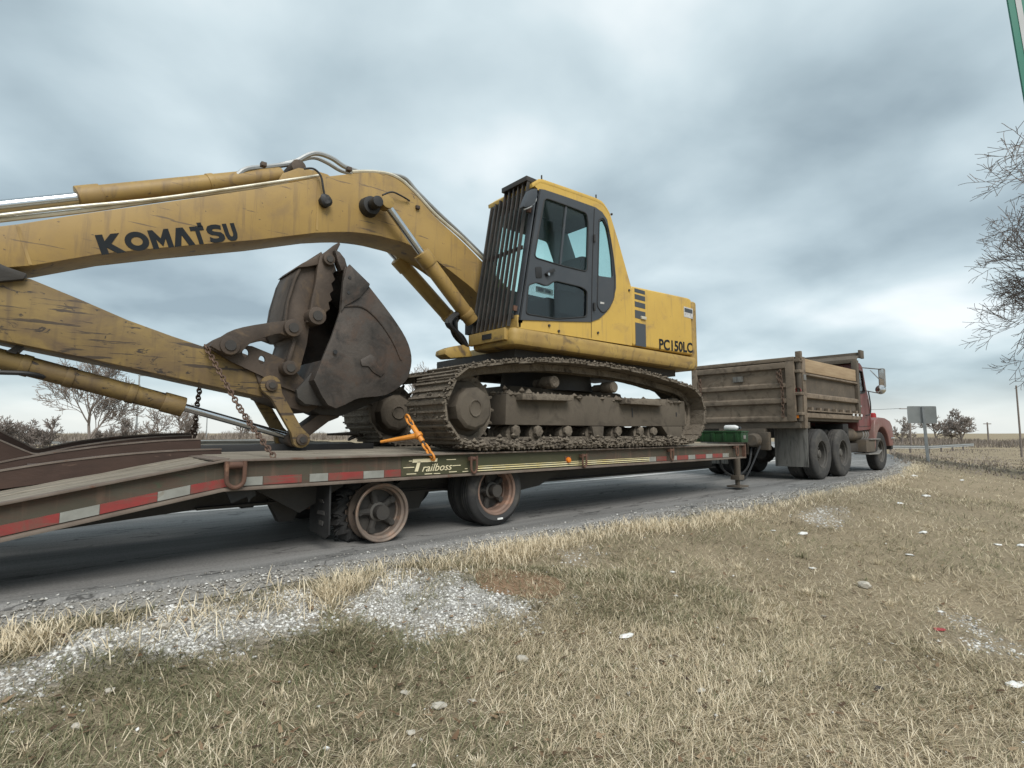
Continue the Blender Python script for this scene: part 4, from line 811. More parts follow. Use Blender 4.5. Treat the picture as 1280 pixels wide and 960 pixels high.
for side, y0 in ((0,4.33),(1,5.90)):
    fp = xz([(632,492.5),(700,494),(800,498.5),(855,501.5),(856,532.6),(790,533),(631,531)],4.5)
    dy = y0-4.33
    trk = M().prism(fp, y0+.16, y0+.56).build('track','mudframe',EXC,.012)
    for i in range(NS):
        p, d, n = frames(i*PIT)
        X = Vector((d.x,0,d.y)); Zv = Vector((n.x,0,n.y)); Yv = Zv.cross(X)
        if Yv.y < 0: X = -X; Yv = -Yv
        Mx = Matrix((X,Yv,Zv)).transposed().to_4x4(); j = .006*math.sin(i*2.7); Mx.translation = Vector((p.x+j*n.x,y0,p.y+j*n.y))-Vector(EXC.location)
        if proto is None: o = sme.build('shoe','mud',trk); o.data.transform(Matrix.Translation(Vector(EXC.location))); proto = o
        else: o = bpy.data.objects.new('shoe', proto.data); COL.objects.link(o); o.parent = trk
        o.matrix_local = Mx
    m = M(); ch = [frames(i*PIT/2) for i in range(NS*2)]
    for yy in (y0+.25,y0+.40):
        vs = []
        for p, d, n in ch:
            for dep, w in ((.026,-.025),(.026,.025),(.105,.025),(.105,-.025)): vs.append((p.x-n.x*dep,yy+w,p.y-n.y*dep))
        k = len(ch); m.add(vs, [[i*4+j,i*4+(j+1)%4,((i+1)%k)*4+(j+1)%4,((i+1)%k)*4+j] for i in range(k) for j in range(4)])
    m.build('track_chain','mud',trk)
    cx, cz = [(P(594,510.5,4.42).x,P(594,510.5,4.42).z)][0]
    dr = M().lathe([(.001,-.01),(.07,-.01),(.075,-.022),(.085,-.022),(.09,-.008),(.19,.004),(.225,.03),(.235,.16),(.30,.19),(.31,.30),(.30,.40),(.001,.42)], (cx,y0+.09,cz), (0,1,0), 11).jit(.012,7).build('final_drive','mudframe',trk,.008)
    m = M().lathe([(.30,0),(.375,0),(.375,.05),(.30,.05)], (cx,y0+.30,cz), (0,1,0), 36)
    for k in range(18): t = 2*math.pi*k/18; e = Vector((math.cos(t),0,math.sin(t))); m.cyl(Vector((cx,y0+.325,cz))+e*.36, Vector((cx,y0+.325,cz))+e*.425, .028, .014, 6)
    m.build('sprocket','mud',trk)
    for k in range(0): t = 2*math.pi*k/10; M().cyl((cx+math.cos(t)*.165,y0+.075,cz+math.sin(t)*.165),(cx+math.cos(t)*.165,y0+.10,cz+math.sin(t)*.165),.016,None,6).build('bolt','mudframe',dr)
    ix, iz = P(858,520,4.42).x-.05, P(858,520,4.42).z-.03
    M().lathe([(.001,.14),(.2,.14),(.22,.18),(.30,.18),(.31,.2),(.31,.5),(.30,.52),(.001,.52)], (ix,y0+.06,iz), (0,1,0), 30).build('idler','mud',trk)
    for px in (645,673,710,742,773,801,818):
        c = P(px,538,4.5); z = ZD+.185
        ro = M().lathe([(.001,.12),(.045,.12),(.06,.15),(.10,.16),(.10,.24),(.085,.25),(.085,.4),(.10,.41),(.10,.48),(.001,.5)], (c.x,y0+.06,z), (0,1,0), 18).build('roller','mud',trk)
        M().cyl((c.x,y0+.155,z+.03),(c.x,y0+.2,z+.03),.062,.07,7).jit(.014,12).build('roller_cap','mud',ro,.01)
    for px,py in ((694,477.5),(768,484)):
        c = P(px,py,4.5); M().lathe([(.001,.10),(.06,.10),(.075,.12),(.075,.3),(.05,.3),(.05,.45),(.001,.45)], (c.x,y0+.06,c.z), (0,1,0), 18).build('carrier_roller','mud',trk)
    for pp_ in ([(650,492),(714,494.5),(714,501.5),(650,500)],[(779,497.5),(829,499.5),(829,507.5),(779,505)]):
        M().prism(xz(pp_,4.42), y0+.04, y0+.2).jit(.008,9).build('step','mud',trk,.012)
    a = xz([(826,533),(852,533),(850,547),(836,548)],4.5); M().prism(a, y0+.15, y0+.5).build('roller_guard','mudframe',trk,.01)
    a = xz([(737,533),(752,533),(751,546),(740,547)],4.5); M().prism(a, y0+.13, y0+.18).build('roller_guard','mudframe',trk,.01)
    for px,py,h in ((791,516,.06),(846,518,.03)):
        c = P(px,py,4.48); M().box(c.x-.012,c.x+.012,y0+.155,y0+.162,c.z-h,c.z+h).build('slot','black',trk)
    if side == 0:
        xa, xb = P(575,556,4.33).x, P(868,550,4.33).x
        clods('mud_clods', trk, lambda r: ((r.uniform(xa,xb), y0+r.uniform(-.02,.18), ZD+.05+abs(r.gauss(0,.035))), r.uniform(.012,.04)), 1300, 5)
        clods('mud_clods', trk, lambda r: ((r.uniform(fp[0][0],fp[3][0]), y0+r.uniform(.14,.5), 1.385+.012*r.random()+.06*r.random()*r.random()), r.uniform(.015,.06)), 420, 6)
        def tg(r):
            p, d, n = frames(r.uniform(0,L[-1])); q = r.uniform(-.01,.03); return (p.x+n.x*q, y0+r.choice((r.uniform(-.012,.05),r.uniform(0,.7))), max(p.y+n.y*q,ZD+.02)), r.uniform(.006,.024)
        clods('mud_crust', trk, tg, 2600, 8)
# ================================================================== dump truck
YT = 4.33; YT2 = 6.77; XT = 11.45
TK = thing('dump_truck', 'muddy brown dump truck with dull red cab pulling the trailer', 'truck', (13.5,5.55,0))
bx0 = 11.55; bx1 = 14.95; zt = 2.42; zb = 1.24
ymid = 5.55
# body: floor, sides, headboard
bed = M().box(bx0,bx1,YT+.05,YT2-.05,1.22,1.32).build('dump_body','dumpdark',TK,.01)
for y, s in ((YT,1),(YT2,-1)):
    sd_ = M().box(bx0,bx1,y+s*.07,y+s*.10,zb,zt).build('side_panel','dumpdark',bed)
    for z0,z1,o in ((2.12,2.20,.0),(1.66,1.79,.0),(1.26,1.40,-.01)):
        M().prismx([(y+s*(.068),z0),(y+s*o,z0+.02),(y+s*o,z1-.03),(y+s*.068,z1)], bx0+.1, bx1-.06).build('side_rib','dump',sd_,.006)
    M().box(bx0-.02,bx0+.14,y-s*.008,y+s*.12,1.06,zt+.08).build('corner_post','dump',bed,.012)
    M().box(bx1-.12,bx1+.02,y-s*.006,y+s*.12,1.28,2.72).build('front_post','dumpdark',bed,.01)
    M().box(bx0+.12,bx1-.1,y+s*.03,y+s*.07,2.205,zt+.06).build('side_board','tan' if s > 0 else 'wood',bed,.005)
    m = M().box(bx0+.1,bx1-.05,y-s*.03,y+s*.05,1.405,1.43); m.build('side_ledge','dump',sd_)
    for k in range(7): x = bx0+.4+k*.45; M().box(x-.05,x+.05,y-s*.01,y+s*.06,1.43,1.49).build('ledge_clip','dump',sd_)
hb = M().box(bx1-.04,bx1,YT+.1,YT2-.1,1.3,2.45).build('headboard','dumpdark',bed)
# cab shield across the front of the body
for z0,z1,x0,x1 in ((2.66,2.76,bx1-.1,bx1+.02),(2.82,2.95,bx1+.25,bx1+.37)):
    M().box(x0,x1,YT+.02,YT2-.02,z0,z1).build('cab_shield_beam','dumpdark',bed,.01)
M().prism([(bx1-.05,2.74),(bx1+.35,2.93),(bx1+.35,2.90),(bx1-.05,2.71)], YT+.04, YT2-.04).build('cab_shield','dumpdark',bed)
M().prism([(bx1+.2,2.80),(bx1+.45,2.80),(bx1+.45,3.0),(bx1+.2,3.0)], YT-.01, YT+.05).build('shield_bracket','dumpdark',bed,.01)
# tailgate
tg = M().box(XT,XT+.04,YT+.16,YT2-.14,1.20,2.36).build('tailgate','dump',TK)
for z0,z1,o in ((2.26,2.42,.07),(1.87,2.00,.07),(1.55,1.69,.07),(1.18,1.32,.07)):
    M().prism([(XT+.002,z0),(XT-o,z0+.02),(XT-o,z1-.035),(XT+.002,z1)], YT+.14, YT2-.12).jit(.006,3).build('tailgate_rib','dump',tg,.006)
for y0,y1 in ((YT+.10,YT+.27),(YT2-.22,YT2-.08)): M().box(XT-.075,XT+.045,y0,y1,1.2,2.41).build('tailgate_post','dump',tg,.012)
M().box(XT-.06,XT+.06,YT+.1,YT2-.08,2.42,2.50).jit(.012,2.5).build('tailgate_cap','dump',tg,.012)
M().box(XT-.04,XT-.004,5.50,5.72,2.06,2.18).build('faded_plate','flap',tg,.003)
M().box(XT-.02,bx0+.4,YT+.05,YT2-.05,1.06,1.19).build('rear_sill','dumpdark',bed,.012)
hp = M().cyl((XT+.02,YT+.05,1.2),(XT+.02,YT+.05,2.5),.05,None,14).build('hinge_post','dumpdark',tg)
for z in (1.35,1.75,2.2,2.42): M().box(XT-.06,XT+.12,YT-.012,YT+.12,z-.03,z+.03).build('hinge_strap','dump',hp,.008)
M().box(XT-.04,XT+.04,YT-.03,YT+.08,2.44,2.60).build('hinge_ear','dump',hp,.01)
c = PX(1003,488,XT-.03); M().lathe([(.001,-.03),(.04,-.03),(.055,-.015),(.058,.02)], (XT-.035,YT+.05,c.z), (-1,0,0), 16).build('tail_lamp','redlens',TK)
M().box(XT-.045,XT-.02,YT+.06,YT+.11,1.26,1.32).build('reflector','amber',TK,.004)
M().box(XT+.1,XT+.2,YT-.03,YT+.0,2.02,2.14).build('marker_lamp','alu',TK,.008)
# hanging chains on the tailgate
clm = M().ring((0,0,0),.024,.0085,(0,0,1),12,6,1.5,(1,0,0)); clo = None
def chain(root, pts, pitch=.052, mt='chain', scale=1.0):
    global clo
    pts = [Vector(p) for p in pts]; d = [0]
    for a, b in zip(pts[:-1],pts[1:]): d.append(d[-1]+(b-a).length)
    n = int(d[-1]/(pitch*scale)); off = root_loc(root)
    for i in range(n+1):
        s = i*d[-1]/max(n,1); k = min(max(0,int(np.searchsorted(d,s,side='right'))-1),len(pts)-2); t = (s-d[k])/(d[k+1]-d[k]); p = pts[k].lerp(pts[k+1],t); X = (pts[k+1]-pts[k]).normalized()
        Yv = X.orthogonal().normalized(); Zv = X.cross(Yv)
        if i%2: Yv, Zv = Zv, -Yv
        Mx = Matrix((X,Yv,Zv)).transposed().to_4x4(); Mx = Matrix.Translation(p-off) @ Mx @ Matrix.Scale(scale,4)
        if clo is None:
            clo = clm.build('link',mt,None); o = clo; o.parent = root
        else: o = bpy.data.objects.new('link', clo.data); COL.objects.link(o); o.parent = root
        o.matrix_local = Mx
def hangchain(nm, pts, sc):
    p0 = M().box(pts[0][0]-.02,pts[0][0]+.02,pts[0][1]-.02,pts[0][1]+.02,pts[0][2]-.01,pts[0][2]+.03).build(nm,'chain',TK,.004); chain(p0, pts, .052, 'chain', sc)
hangchain('tailgate_chain', [(XT-.09,YT+.36,2.22),(XT-.09,YT+.33,1.75),(XT-.09,YT+.34,1.32)], 1.1)
hangchain('tailgate_chain', [(XT-.09,YT+.42,2.18),(XT-.09,YT+.40,2.02)], 1.1)
hangchain('tailgate_chain', [(XT-.09,YT2-.3,2.15),(XT-.09,YT2-.3,1.85)], 1.1)
# chassis and running gear
for y in (ymid-.45,ymid+.40): M().box(11.5,17.6,y,y+.08,.86,1.12).build('frame_rail','dark',TK)
M().box(11.35,11.5,ymid-.5,ymid+.5,.74,1.06).build('rear_crossmember','dumpdark',TK,.01)
M().box(11.15,11.36,ymid-.16,ymid+.16,.52,.86).jit(.02,6).build('pintle_hitch','dumpdark',TK,.02)
m = M().lathe([(.001,0),(.12,0),(.14,.03),(.14,.16),(.11,.2),(.001,.2)], (11.25,ymid-.36,.82), (-1,0,0), 18); m.build('air_chamber','dumpdark',TK)
M().box(11.3,11.42,4.95,5.2,.62,.98).jit(.02,7).build('hitch_plate','dumpdark',TK,.02)
for x in (12.42,13.68):
    m = M().cyl((x,YT+.15,.525),(x,YT2-.15,.525),.09,None,14); m.lathe([(.001,-.2),(.14,-.2),(.22,-.05),(.22,.05),(.14,.2),(.001,.2)], (x,ymid,.525), (1,0,0), 18); m.build('rear_axle','dark',TK)
    for y in (YT+.0, YT+.31): wheel(TK, x, y, .525, .525, .285, .27, -1, 'tyre_dusty','flapdark','disc', n=40)
    for y in (YT2-.0, YT2-.31): wheel(TK, x, y, .525, .525, .285, .27, 1, 'tyre','flapdark','disc', n=28)
M().cyl((16.62,YT+.2,.50),(16.62,YT2-.2,.50),.06,None,12).build('front_axle','dark',TK)
wheel(TK, 16.64, YT+.06, .50, .50, .285, .26, -1, 'tyre','hub','disc', n=40); wheel(TK, 16.64, YT2-.06, .50, .50, .285, .26, 1, 'tyre','hub','disc', n=28)
for y0,y1 in ((YT+.04,YT+.70),(YT2-.70,YT2-.04)):
    fl = M(); n = 8
    for i in range(n): pass
    fl.box(XT+.3,XT+.318,y0,y1,.275,1.06); fl.jit(.012,2.2).build('mud_flap','flap',TK,.004)
m = M().prism([(14.0,1.18),(14.35,1.18),(14.35,.62),(14.22,.62),(14.22,1.0),(14.0,1.0)], YT+.1, YT+.7); m.build('front_mud_guard','black',TK,.01)
# tank, steps, battery box
M().cyl((14.4,YT+.30,.93),(16.1,YT+.30,.93),.155,None,24).build('fuel_tank','dumpdark',TK,.02)
for x in (15.55,15.75,15.92): M().cyl((x-.035,YT+.30,.93),(x+.035,YT+.30,.93),.17,None,24).build('tank_strap','alu',TK,.008)
M().box(14.45,16.05,YT+.2,YT+.6,.50,.72).build('air_tank','dark',TK,.05)
M().box(15.3,15.98,YT+.02,YT+.4,.50,.80).build('battery_box','dumpdark',TK,.01)
M().box(15.5,16.3,YT-.02,YT+.3,.80,.825).build('step','alu',TK,.005)
M().prism([(15.3,.47),(16.1,.46),(16.35,.54),(16.35,.51),(16.1,.43),(15.3,.44)], YT-.02, YT+.3).build('step','alu',TK,.004)
# cab
CX0, CX1 = 15.0, 16.08
side_ = [(15.02,1.02),(16.05,1.06),(16.08,1.45),(15.98,1.80),(15.80,2.10),(15.60,2.62),(15.42,2.70),(15.02,2.70)]
win = rounded([(15.18,1.92),(15.68,1.98),(15.55,2.50),(15.18,2.52)],.05)
tc_ = None
for y, s in ((YT+.10,1),(YT2-.10,-1)):
    o = holed(side_, [win], lambda a,b,y=y: Vector((a,y,b)), Vector((0,s*.03,0)), 'truck_cab' if tc_ is None else 'cab_side', 'redcab', TK if tc_ is None else tc_)
    if tc_ is None: tc_ = o
    M().prism(win, y+s*.012, y+s*.018).build('window_pane','glass',tc_)
    w_ = [(a,y-s*.004,b) for a,b in win]; M().tube(w_+w_[:1], .012, 6).build('window_seal','black',tc_)
    dl = [(15.08,1.12),(15.95,1.14),(15.97,1.5),(15.88,1.82)]; M().tube([(a,y-s*.003,b) for a,b in dl], .006, 5).build('door_gap','black',tc_)
    M().tube([(15.08,y-s*.003,1.12),(15.09,y-s*.003,2.6)], .006, 5).build('door_gap','black',tc_)
    M().tube(smooth([(15.78,y-s*.05,2.02),(15.86,y-s*.06,1.7),(15.80,y-s*.06,1.45),(15.5,y-s*.05,1.4)],4), .014, 6).build('grab_handle','black',tc_)
    M().box(15.15,15.28,y-s*.03,y-s*.002,1.6,1.64).build('door_handle','chrome',tc_,.005)
top_ = side_[2:]+[]; ro = side_[3:]; m = M()
M().prism([(15.80,2.10),(15.60,2.62),(15.42,2.70),(15.02,2.70),(15.02,2.67),(15.40,2.67),(15.575,2.6),(15.77,2.09)], YT+.13, YT2-.13).build('cab_roof','redcab',tc_,.02)
M().prism([(16.06,1.06),(16.08,1.45),(15.98,1.80),(15.80,2.10),(15.77,2.09),(15.95,1.78),(16.05,1.44),(16.03,1.06)], YT+.13, YT2-.13).build('cowl','redcab',tc_)
M().box(15.02,15.05,YT+.13,YT2-.13,1.02,2.66).build('cab_back','redcab',tc_)
M().box(15.06,16.0,YT+.14,YT2-.14,1.04,1.08).build('cab_floor','dark',tc_)
for y in (4.95,6.15): M().prism([(15.1,1.1),(15.6,1.1),(15.6,1.5),(15.3,1.55),(15.22,2.1),(15.1,2.1)], y-.25, y+.25).build('seat','seat',tc_,.04)
# hood and fenders
M().prism([(16.06,1.06),(17.55,1.0),(17.58,1.30),(17.45,1.48),(16.1,1.6)], YT+.55, YT2-.55).build('hood','redcab',TK,.06,3)
for y0,y1 in ((YT+.02,YT+.56),(YT2-.56,YT2-.02)):
    arch = [(16.64+.60*math.cos(t),.50+.62*math.sin(t)) for t in np.linspace(math.pi*.98,math.pi*.06,16)]
    out = [(17.56,.62),(17.60,.95),(17.54,1.16),(17.36,1.29),(16.95,1.36),(16.45,1.37),(16.10,1.30),(15.98,1.06),(15.98,.6)]
    M().prism(arch[:1]+arch[1:]+out, y0, y1).build('fender','pinkhood',TK,.05,3)
M().box(17.45,17.62,YT+.05,YT2-.05,.52,.80).build('bumper','black',TK,.02); M().box(17.36,17.64,YT+.0,YT+.3,.80,.85).build('bumper_top','chrome',TK,.01)
M().box(17.585,17.60,ymid-.45,ymid+.45,.95,1.4).build('grille','chrome',TK)
c = (16.72,YT+.25,1.37); M().lathe([(.001,.13),(.06,.125),(.085,.10),(.09,.0)], c, (0,0,1), 16).build('turn_lamp','redlens',TK)
M().cyl((16.18,YT+.5,1.3),(16.18,YT+.5,1.62),.012,None,8).build('antenna','chrome',TK)
# mirrors
def P3(x,y,Y): return tuple(P(x,y,Y))
ym = 4.02
mi = M().tube([(15.55,YT+.1,2.60),tuple(P(1100,461.5,ym))], .014, 6).build('mirror_arm','alu',TK)
M().tube([tuple(P(1088,463,YT)),tuple(P(1098,473,ym))], .012, 6).build('mirror_brace','alu',mi); M().tube([(15.75,YT+.1,2.03),tuple(P(1098,491.5,ym))], .012, 6).build('mirror_brace','alu',mi)
c = P(1101.5,472.5,ym); hh = .24
M().prismx(rounded([(ym-.08,c.z-hh),(ym+.06,c.z-hh),(ym+.06,c.z+hh),(ym-.08,c.z+hh)],.05), c.x, c.x+.06).build('mirror_shell','alu',mi,.01)
M().prismx(rounded([(ym-.06,c.z-hh+.02),(ym+.04,c.z-hh+.02),(ym+.04,c.z+hh-.02),(ym-.06,c.z+hh-.02)],.04), c.x-.008, c.x-.001).build('mirror_glass','chrome',mi)
c = P(1101,487,ym); M().lathe([(.001,-.03),(.06,-.022),(.11,.0),(.115,.015),(.09,.05),(.03,.07),(.001,.07)], (c.x-.03,ym,c.z), (1,0,0), 24).build('round_mirror','chrome',mi)
# marker lights along the ledge
for px,py in ((1066.5,518.5),(1071.5,519),(1076.5,519.5)): c = P(px,py,YT-.02); M().box(c.x-.03,c.x+.05,YT-.035,YT-.012,c.z-.03,c.z+.03).build('marker_lamp','white',TK,.006)
# ================================================================== things on the trailer
def chain_thing(label, pts, sc, mt='chain'):
    t = thing('tie_down_chain', label, 'chain', pts[-1], 'chains holding the excavator arm'); chain(t, pts, .052, mt, sc); return t
a = P(258,434,5.405); b = P(300,503,4.95); c = P(341,569,4.47)
mid1 = (a+b)/2+Vector((0,0,-.03)); chain_thing('rusty chain slanting from the excavator arm to the near deck edge', [a,mid1,b+Vector((0,0,-.05)),(b+c)/2+Vector((0,0,-.03)),c], .82)
a = P(251,476,5.9); b = P(246,510,6.2); c = P(243,546,6.45); chain_thing('chain hanging straight from the arm underside to the far deck side', [a,b,c], .9)
a = P(244,531,6.4); c = P(229,546,6.3); chain_thing('short slack chain beside the upright chain behind the ramp', [a,(a+c)/2+Vector((0,0,-.04)),c], .9)
def binder(label, top, bot, tip, mt, s=1.0):
    top, bot, tip = Vector(top), Vector(bot), Vector(tip); t = thing('chain_binder', label, 'chain binder', bot, 'chain binders on the deck'); d = bot-top; p = lambda f: top+d*f
    br = M().cyl(p(.24),p(.62),.026*s,None,14).build('barrel',mt,t,.005)
    M().cyl(p(.43),p(.51),.040*s,None,14).build('ratchet_collar',mt,t,.006)
    M().cyl(p(.12),p(.24),.013*s,None,8).build('screw','dark',t); M().cyl(p(.62),p(.72),.013*s,None,8).build('screw','dark',t)
    h0 = p(.47); M().tube([h0,h0.lerp(tip,.3),tip], [.030*s,.024*s,.014*s], 10).build('handle',mt,t)
    for f in (.05,.13): M().ring(p(f),.033*s,.011*s,(d.cross(Vector((0,1,0))) if f < .1 else Vector((0,1,0))),14,6,1.4,d).build('hook',mt,t)
    for k,f in enumerate((.74,.82,.90,.97)): M().ring(p(f),.030*s,.011*s,(d.cross(Vector((0,1,0))) if k%2 else Vector((0,1,0))),14,6,1.5,d).build('link',mt,t)
binder('orange ratchet chain binder hooked between track and side rail', P(508.5,521,4.72), P(541,572,4.37), P(476,552.3,4.86), 'orange')
binder('dull brown binder lying low at the far track', P(462,536,6.2), P(438,548,6.5), P(409,543,6.6), 'thumb')
# toolbox across the deck front
tb0 = P(926,538,4.5); TBX = thing('toolbox', 'green ribbed steel toolbox across the front of the trailer deck', 'toolbox', (9.3,5.3,ZD+.02))
x0, x1 = 9.17, 9.42; z0, z1 = ZD+.03, 1.005
M().box(x0,x1,4.48,6.5,z0,z1-.03).build('box_body','green',TBX,.008); M().box(x0-.012,x1+.012,4.47,6.51,z1-.03,z1).build('lid','green',TBX,.006)
for k in range(9): y = 4.56+k*.22; M().box(x0-.022,x0+.001,y-.03,y+.03,z0+.01,z1-.035).build('rib','green',TBX,.006)
M().box(x0+.06,x0+.14,4.468,4.479,z0+.06,z0+.12).build('latch','alu',TBX,.003)
p = PX(915,536.5,9.28); BT = thing('jug', 'white plastic jug lying on the green toolbox lid', 'jug', (9.28,p.y,1.005))
M().lathe([(.001,-.13),(.04,-.13),(.05,-.11),(.05,.06),(.035,.10),(.018,.12),(.018,.14),(.001,.14)], (9.28,p.y,1.056), (0,-1,0), 18).build('jug_body','white',BT)
M().cyl((9.28,p.y-.13,1.056),(9.28,p.y-.16,1.056),.022,None,12).build('cap','decal',BT)
# ================================================================== vegetation
def vnoise(x, y, seed=0):
    xi = np.floor(x).astype(int); yi = np.floor(y).astype(int); fx = x-xi; fy = y-yi; fx = fx*fx*(3-2*fx); fy = fy*fy*(3-2*fy)
    def h(a, b): v = np.sin(a*127.1+b*311.7+seed*74.7)*43758.5453; return v-np.floor(v)
    return (h(xi,yi)*(1-fx)+h(xi+1,yi)*fx)*(1-fy)+(h(xi,yi+1)*(1-fx)+h(xi+1,yi+1)*fx)*fy
def inpoly(px, py, poly):
    r = np.zeros(len(px), bool); n = len(poly)
    for i in range(n):
        x1,y1 = poly[i]; x2,y2 = poly[i-1]
        c = ((y1 > py) != (y2 > py)) & (px < (x2-x1)*(py-y1)/((y2-y1) if abs(y2-y1) > 1e-9 else 1e-9)+x1); r ^= c
    return r
def gpoly(pts): return [(q.x,q.y) for q in (PG(x,y) for x,y in pts)]
PATCH = [gpoly([(-60,905),(-60,838),(0,826),(60,796),(150,782),(215,768),(300,758),(375,747),(398,752),(402,772),(385,792),(330,800),(275,812),(215,822),(150,832),(80,848),(20,862)]),
         gpoly([(443,742),(470,724),(520,716),(560,709),(600,718),(640,734),(660,748),(672,768),(640,778),(590,770),(560,785),(520,796),(480,786),(455,772)]),
         gpoly([(1190,790),(1225,776),(1262,786),(1275,812),(1245,824),(1205,812)]),
         gpoly([(690,690),(720,683),(740,690),(728,702),(700,704)]), gpoly([(1000,640),(1040,632),(1062,640),(1050,654),(1012,655)]), gpoly([(680,752),(705,748),(712,760),(690,768)])]
RED = gpoly([(600,712),(660,715),(705,728),(690,748),(640,745),(600,735)])
def blade_mesh(name, pos, ang, lean, length, width, tint, material, label, bend=.5):
    n = len(pos); up = np.cos(lean); ou = np.sin(lean); dx = np.cos(ang); dy = np.sin(ang); sx = -dy; sy = dx
    def pt(t, w, k):
        drop = bend*(t**2)
        o = np.stack([pos[:,0]+dx*ou*length*t+dx*length*.25*drop+sx*w, pos[:,1]+dy*ou*length*t+dy*length*.25*drop+sy*w, pos[:,2]+np.maximum(up*length*t-length*.35*drop*up, .004*t)],-1); return o
    v = np.stack([pt(0,-width/2,0),pt(0,width/2,0),pt(.55,-width*.4,0),pt(.55,width*.4,0),pt(1,0*width,0)],1).reshape(-1,3)
    me = bpy.data.meshes.new(name); me.vertices.add(n*5); me.vertices.foreach_set('co', v.ravel())
    b = np.arange(n)[:,None]*5; lo = np.concatenate([b+np.array([0,1,3,2]), b+np.array([2,3,4])],1).ravel()
    me.loops.add(n*7); me.loops.foreach_set('vertex_index', lo.astype(np.int32)); me.polygons.add(n*2)
    st = np.stack([np.arange(n)*7, np.arange(n)*7+4],1).ravel(); me.polygons.foreach_set('loop_start', st.astype(np.int32))
    at_ = me.attributes.new('tint','FLOAT','POINT'); at_.data.foreach_set('value', np.repeat(tint,5).astype(np.float32))
    me.update(calc_edges=True); me.validate(); me.materials.append(material)
    o = bpy.data.objects.new(name, me); COL.objects.link(o); tag(o, label, None, kind='stuff'); return o
def tintmat(name, stops, rough=.85, tr=.25):
    m = bpy.data.materials.new(name); m.use_nodes = True; nt = m.node_tree; n = nt.nodes; l = nt.links; b = n['Principled BSDF']; b.inputs['Roughness'].default_value = rough; b.inputs['Specular IOR Level'].default_value = .2
    a = n.new('ShaderNodeAttribute'); a.attribute_name = 'tint'; r = n.new('ShaderNodeValToRGB'); e = r.color_ramp.elements
    for k,(p,c) in enumerate(stops): x = e[k] if k < 2 else e.new(p); x.position = p; x.color = (*c,1)
    l.new(a.outputs['Fac'], r.inputs[0]); l.new(r.outputs[0], b.inputs['Base Color'])
    if tr:
        t = n.new('ShaderNodeBsdfTranslucent'); l.new(r.outputs[0], t.inputs[0]); mx = n.new('ShaderNodeMixShader'); mx.inputs[0].default_value = tr
        l.new(b.outputs[0], mx.inputs[1]); l.new(t.outputs[0], mx.inputs[2]); l.new(mx.outputs[0], n['Material Output'].inputs[0])
    return m
GR = tintmat('dry grass blades', [(0,(.09,.065,.045)),(1,(.82,.73,.565)),(.18,(.15,.16,.085)),(.33,(.275,.25,.155)),(.5,(.46,.385,.265)),(.75,(.66,.565,.405))])
def polar(n, r0, r1, half, pw):
    u = RNG.random(n); r = r0*(r1/r0)**u if pw == 'log' else np.sqrt(r0**2+(r1**2-r0**2)*u)
    t = AZ+RNG.uniform(-half, half, n); return r*np.cos(t), r*np.sin(t), r
def gravelmask(x, y):
    g = np.zeros(len(x), bool); jx = x+.5*(vnoise(x*3,y*3,61)-.5)+.2*(vnoise(x*9,y*9,65)-.5)+RNG.normal(0,.04,len(x)); jy = y+.5*(vnoise(x*3,y*3,62)-.5)+.2*(vnoise(x*9,y*9,66)-.5)+RNG.normal(0,.04,len(x))
    for p in PATCH: g |= inpoly(jx, jy, p)
    return g
def dust():
    me = GROUND.data; n = len(me.vertices); co = np.empty(n*3); me.vertices.foreach_get('co', co); x, y, z = co.reshape(-1,3).T
    acc = np.zeros(n)
    for ox, oy in ((0,0),(.12,0),(-.12,0),(0,.12),(0,-.12),(.2,.2),(-.2,-.2),(.2,-.2),(-.2,.2)):
        for q_, p in enumerate(PATCH): acc += inpoly(x+ox,y+oy,p)/9*(1 if q_ < 2 else .45)
    d = edge(x)-y; acc = np.maximum(np.clip(acc,0,1), np.where((d > -.2) & (d < .8), np.clip(1-np.abs(d-.15)/.45,0,1)*.8, 0))
    a = me.attributes.new('dust','FLOAT','POINT'); a.data.foreach_set('value', acc.astype(np.float32))
dust()
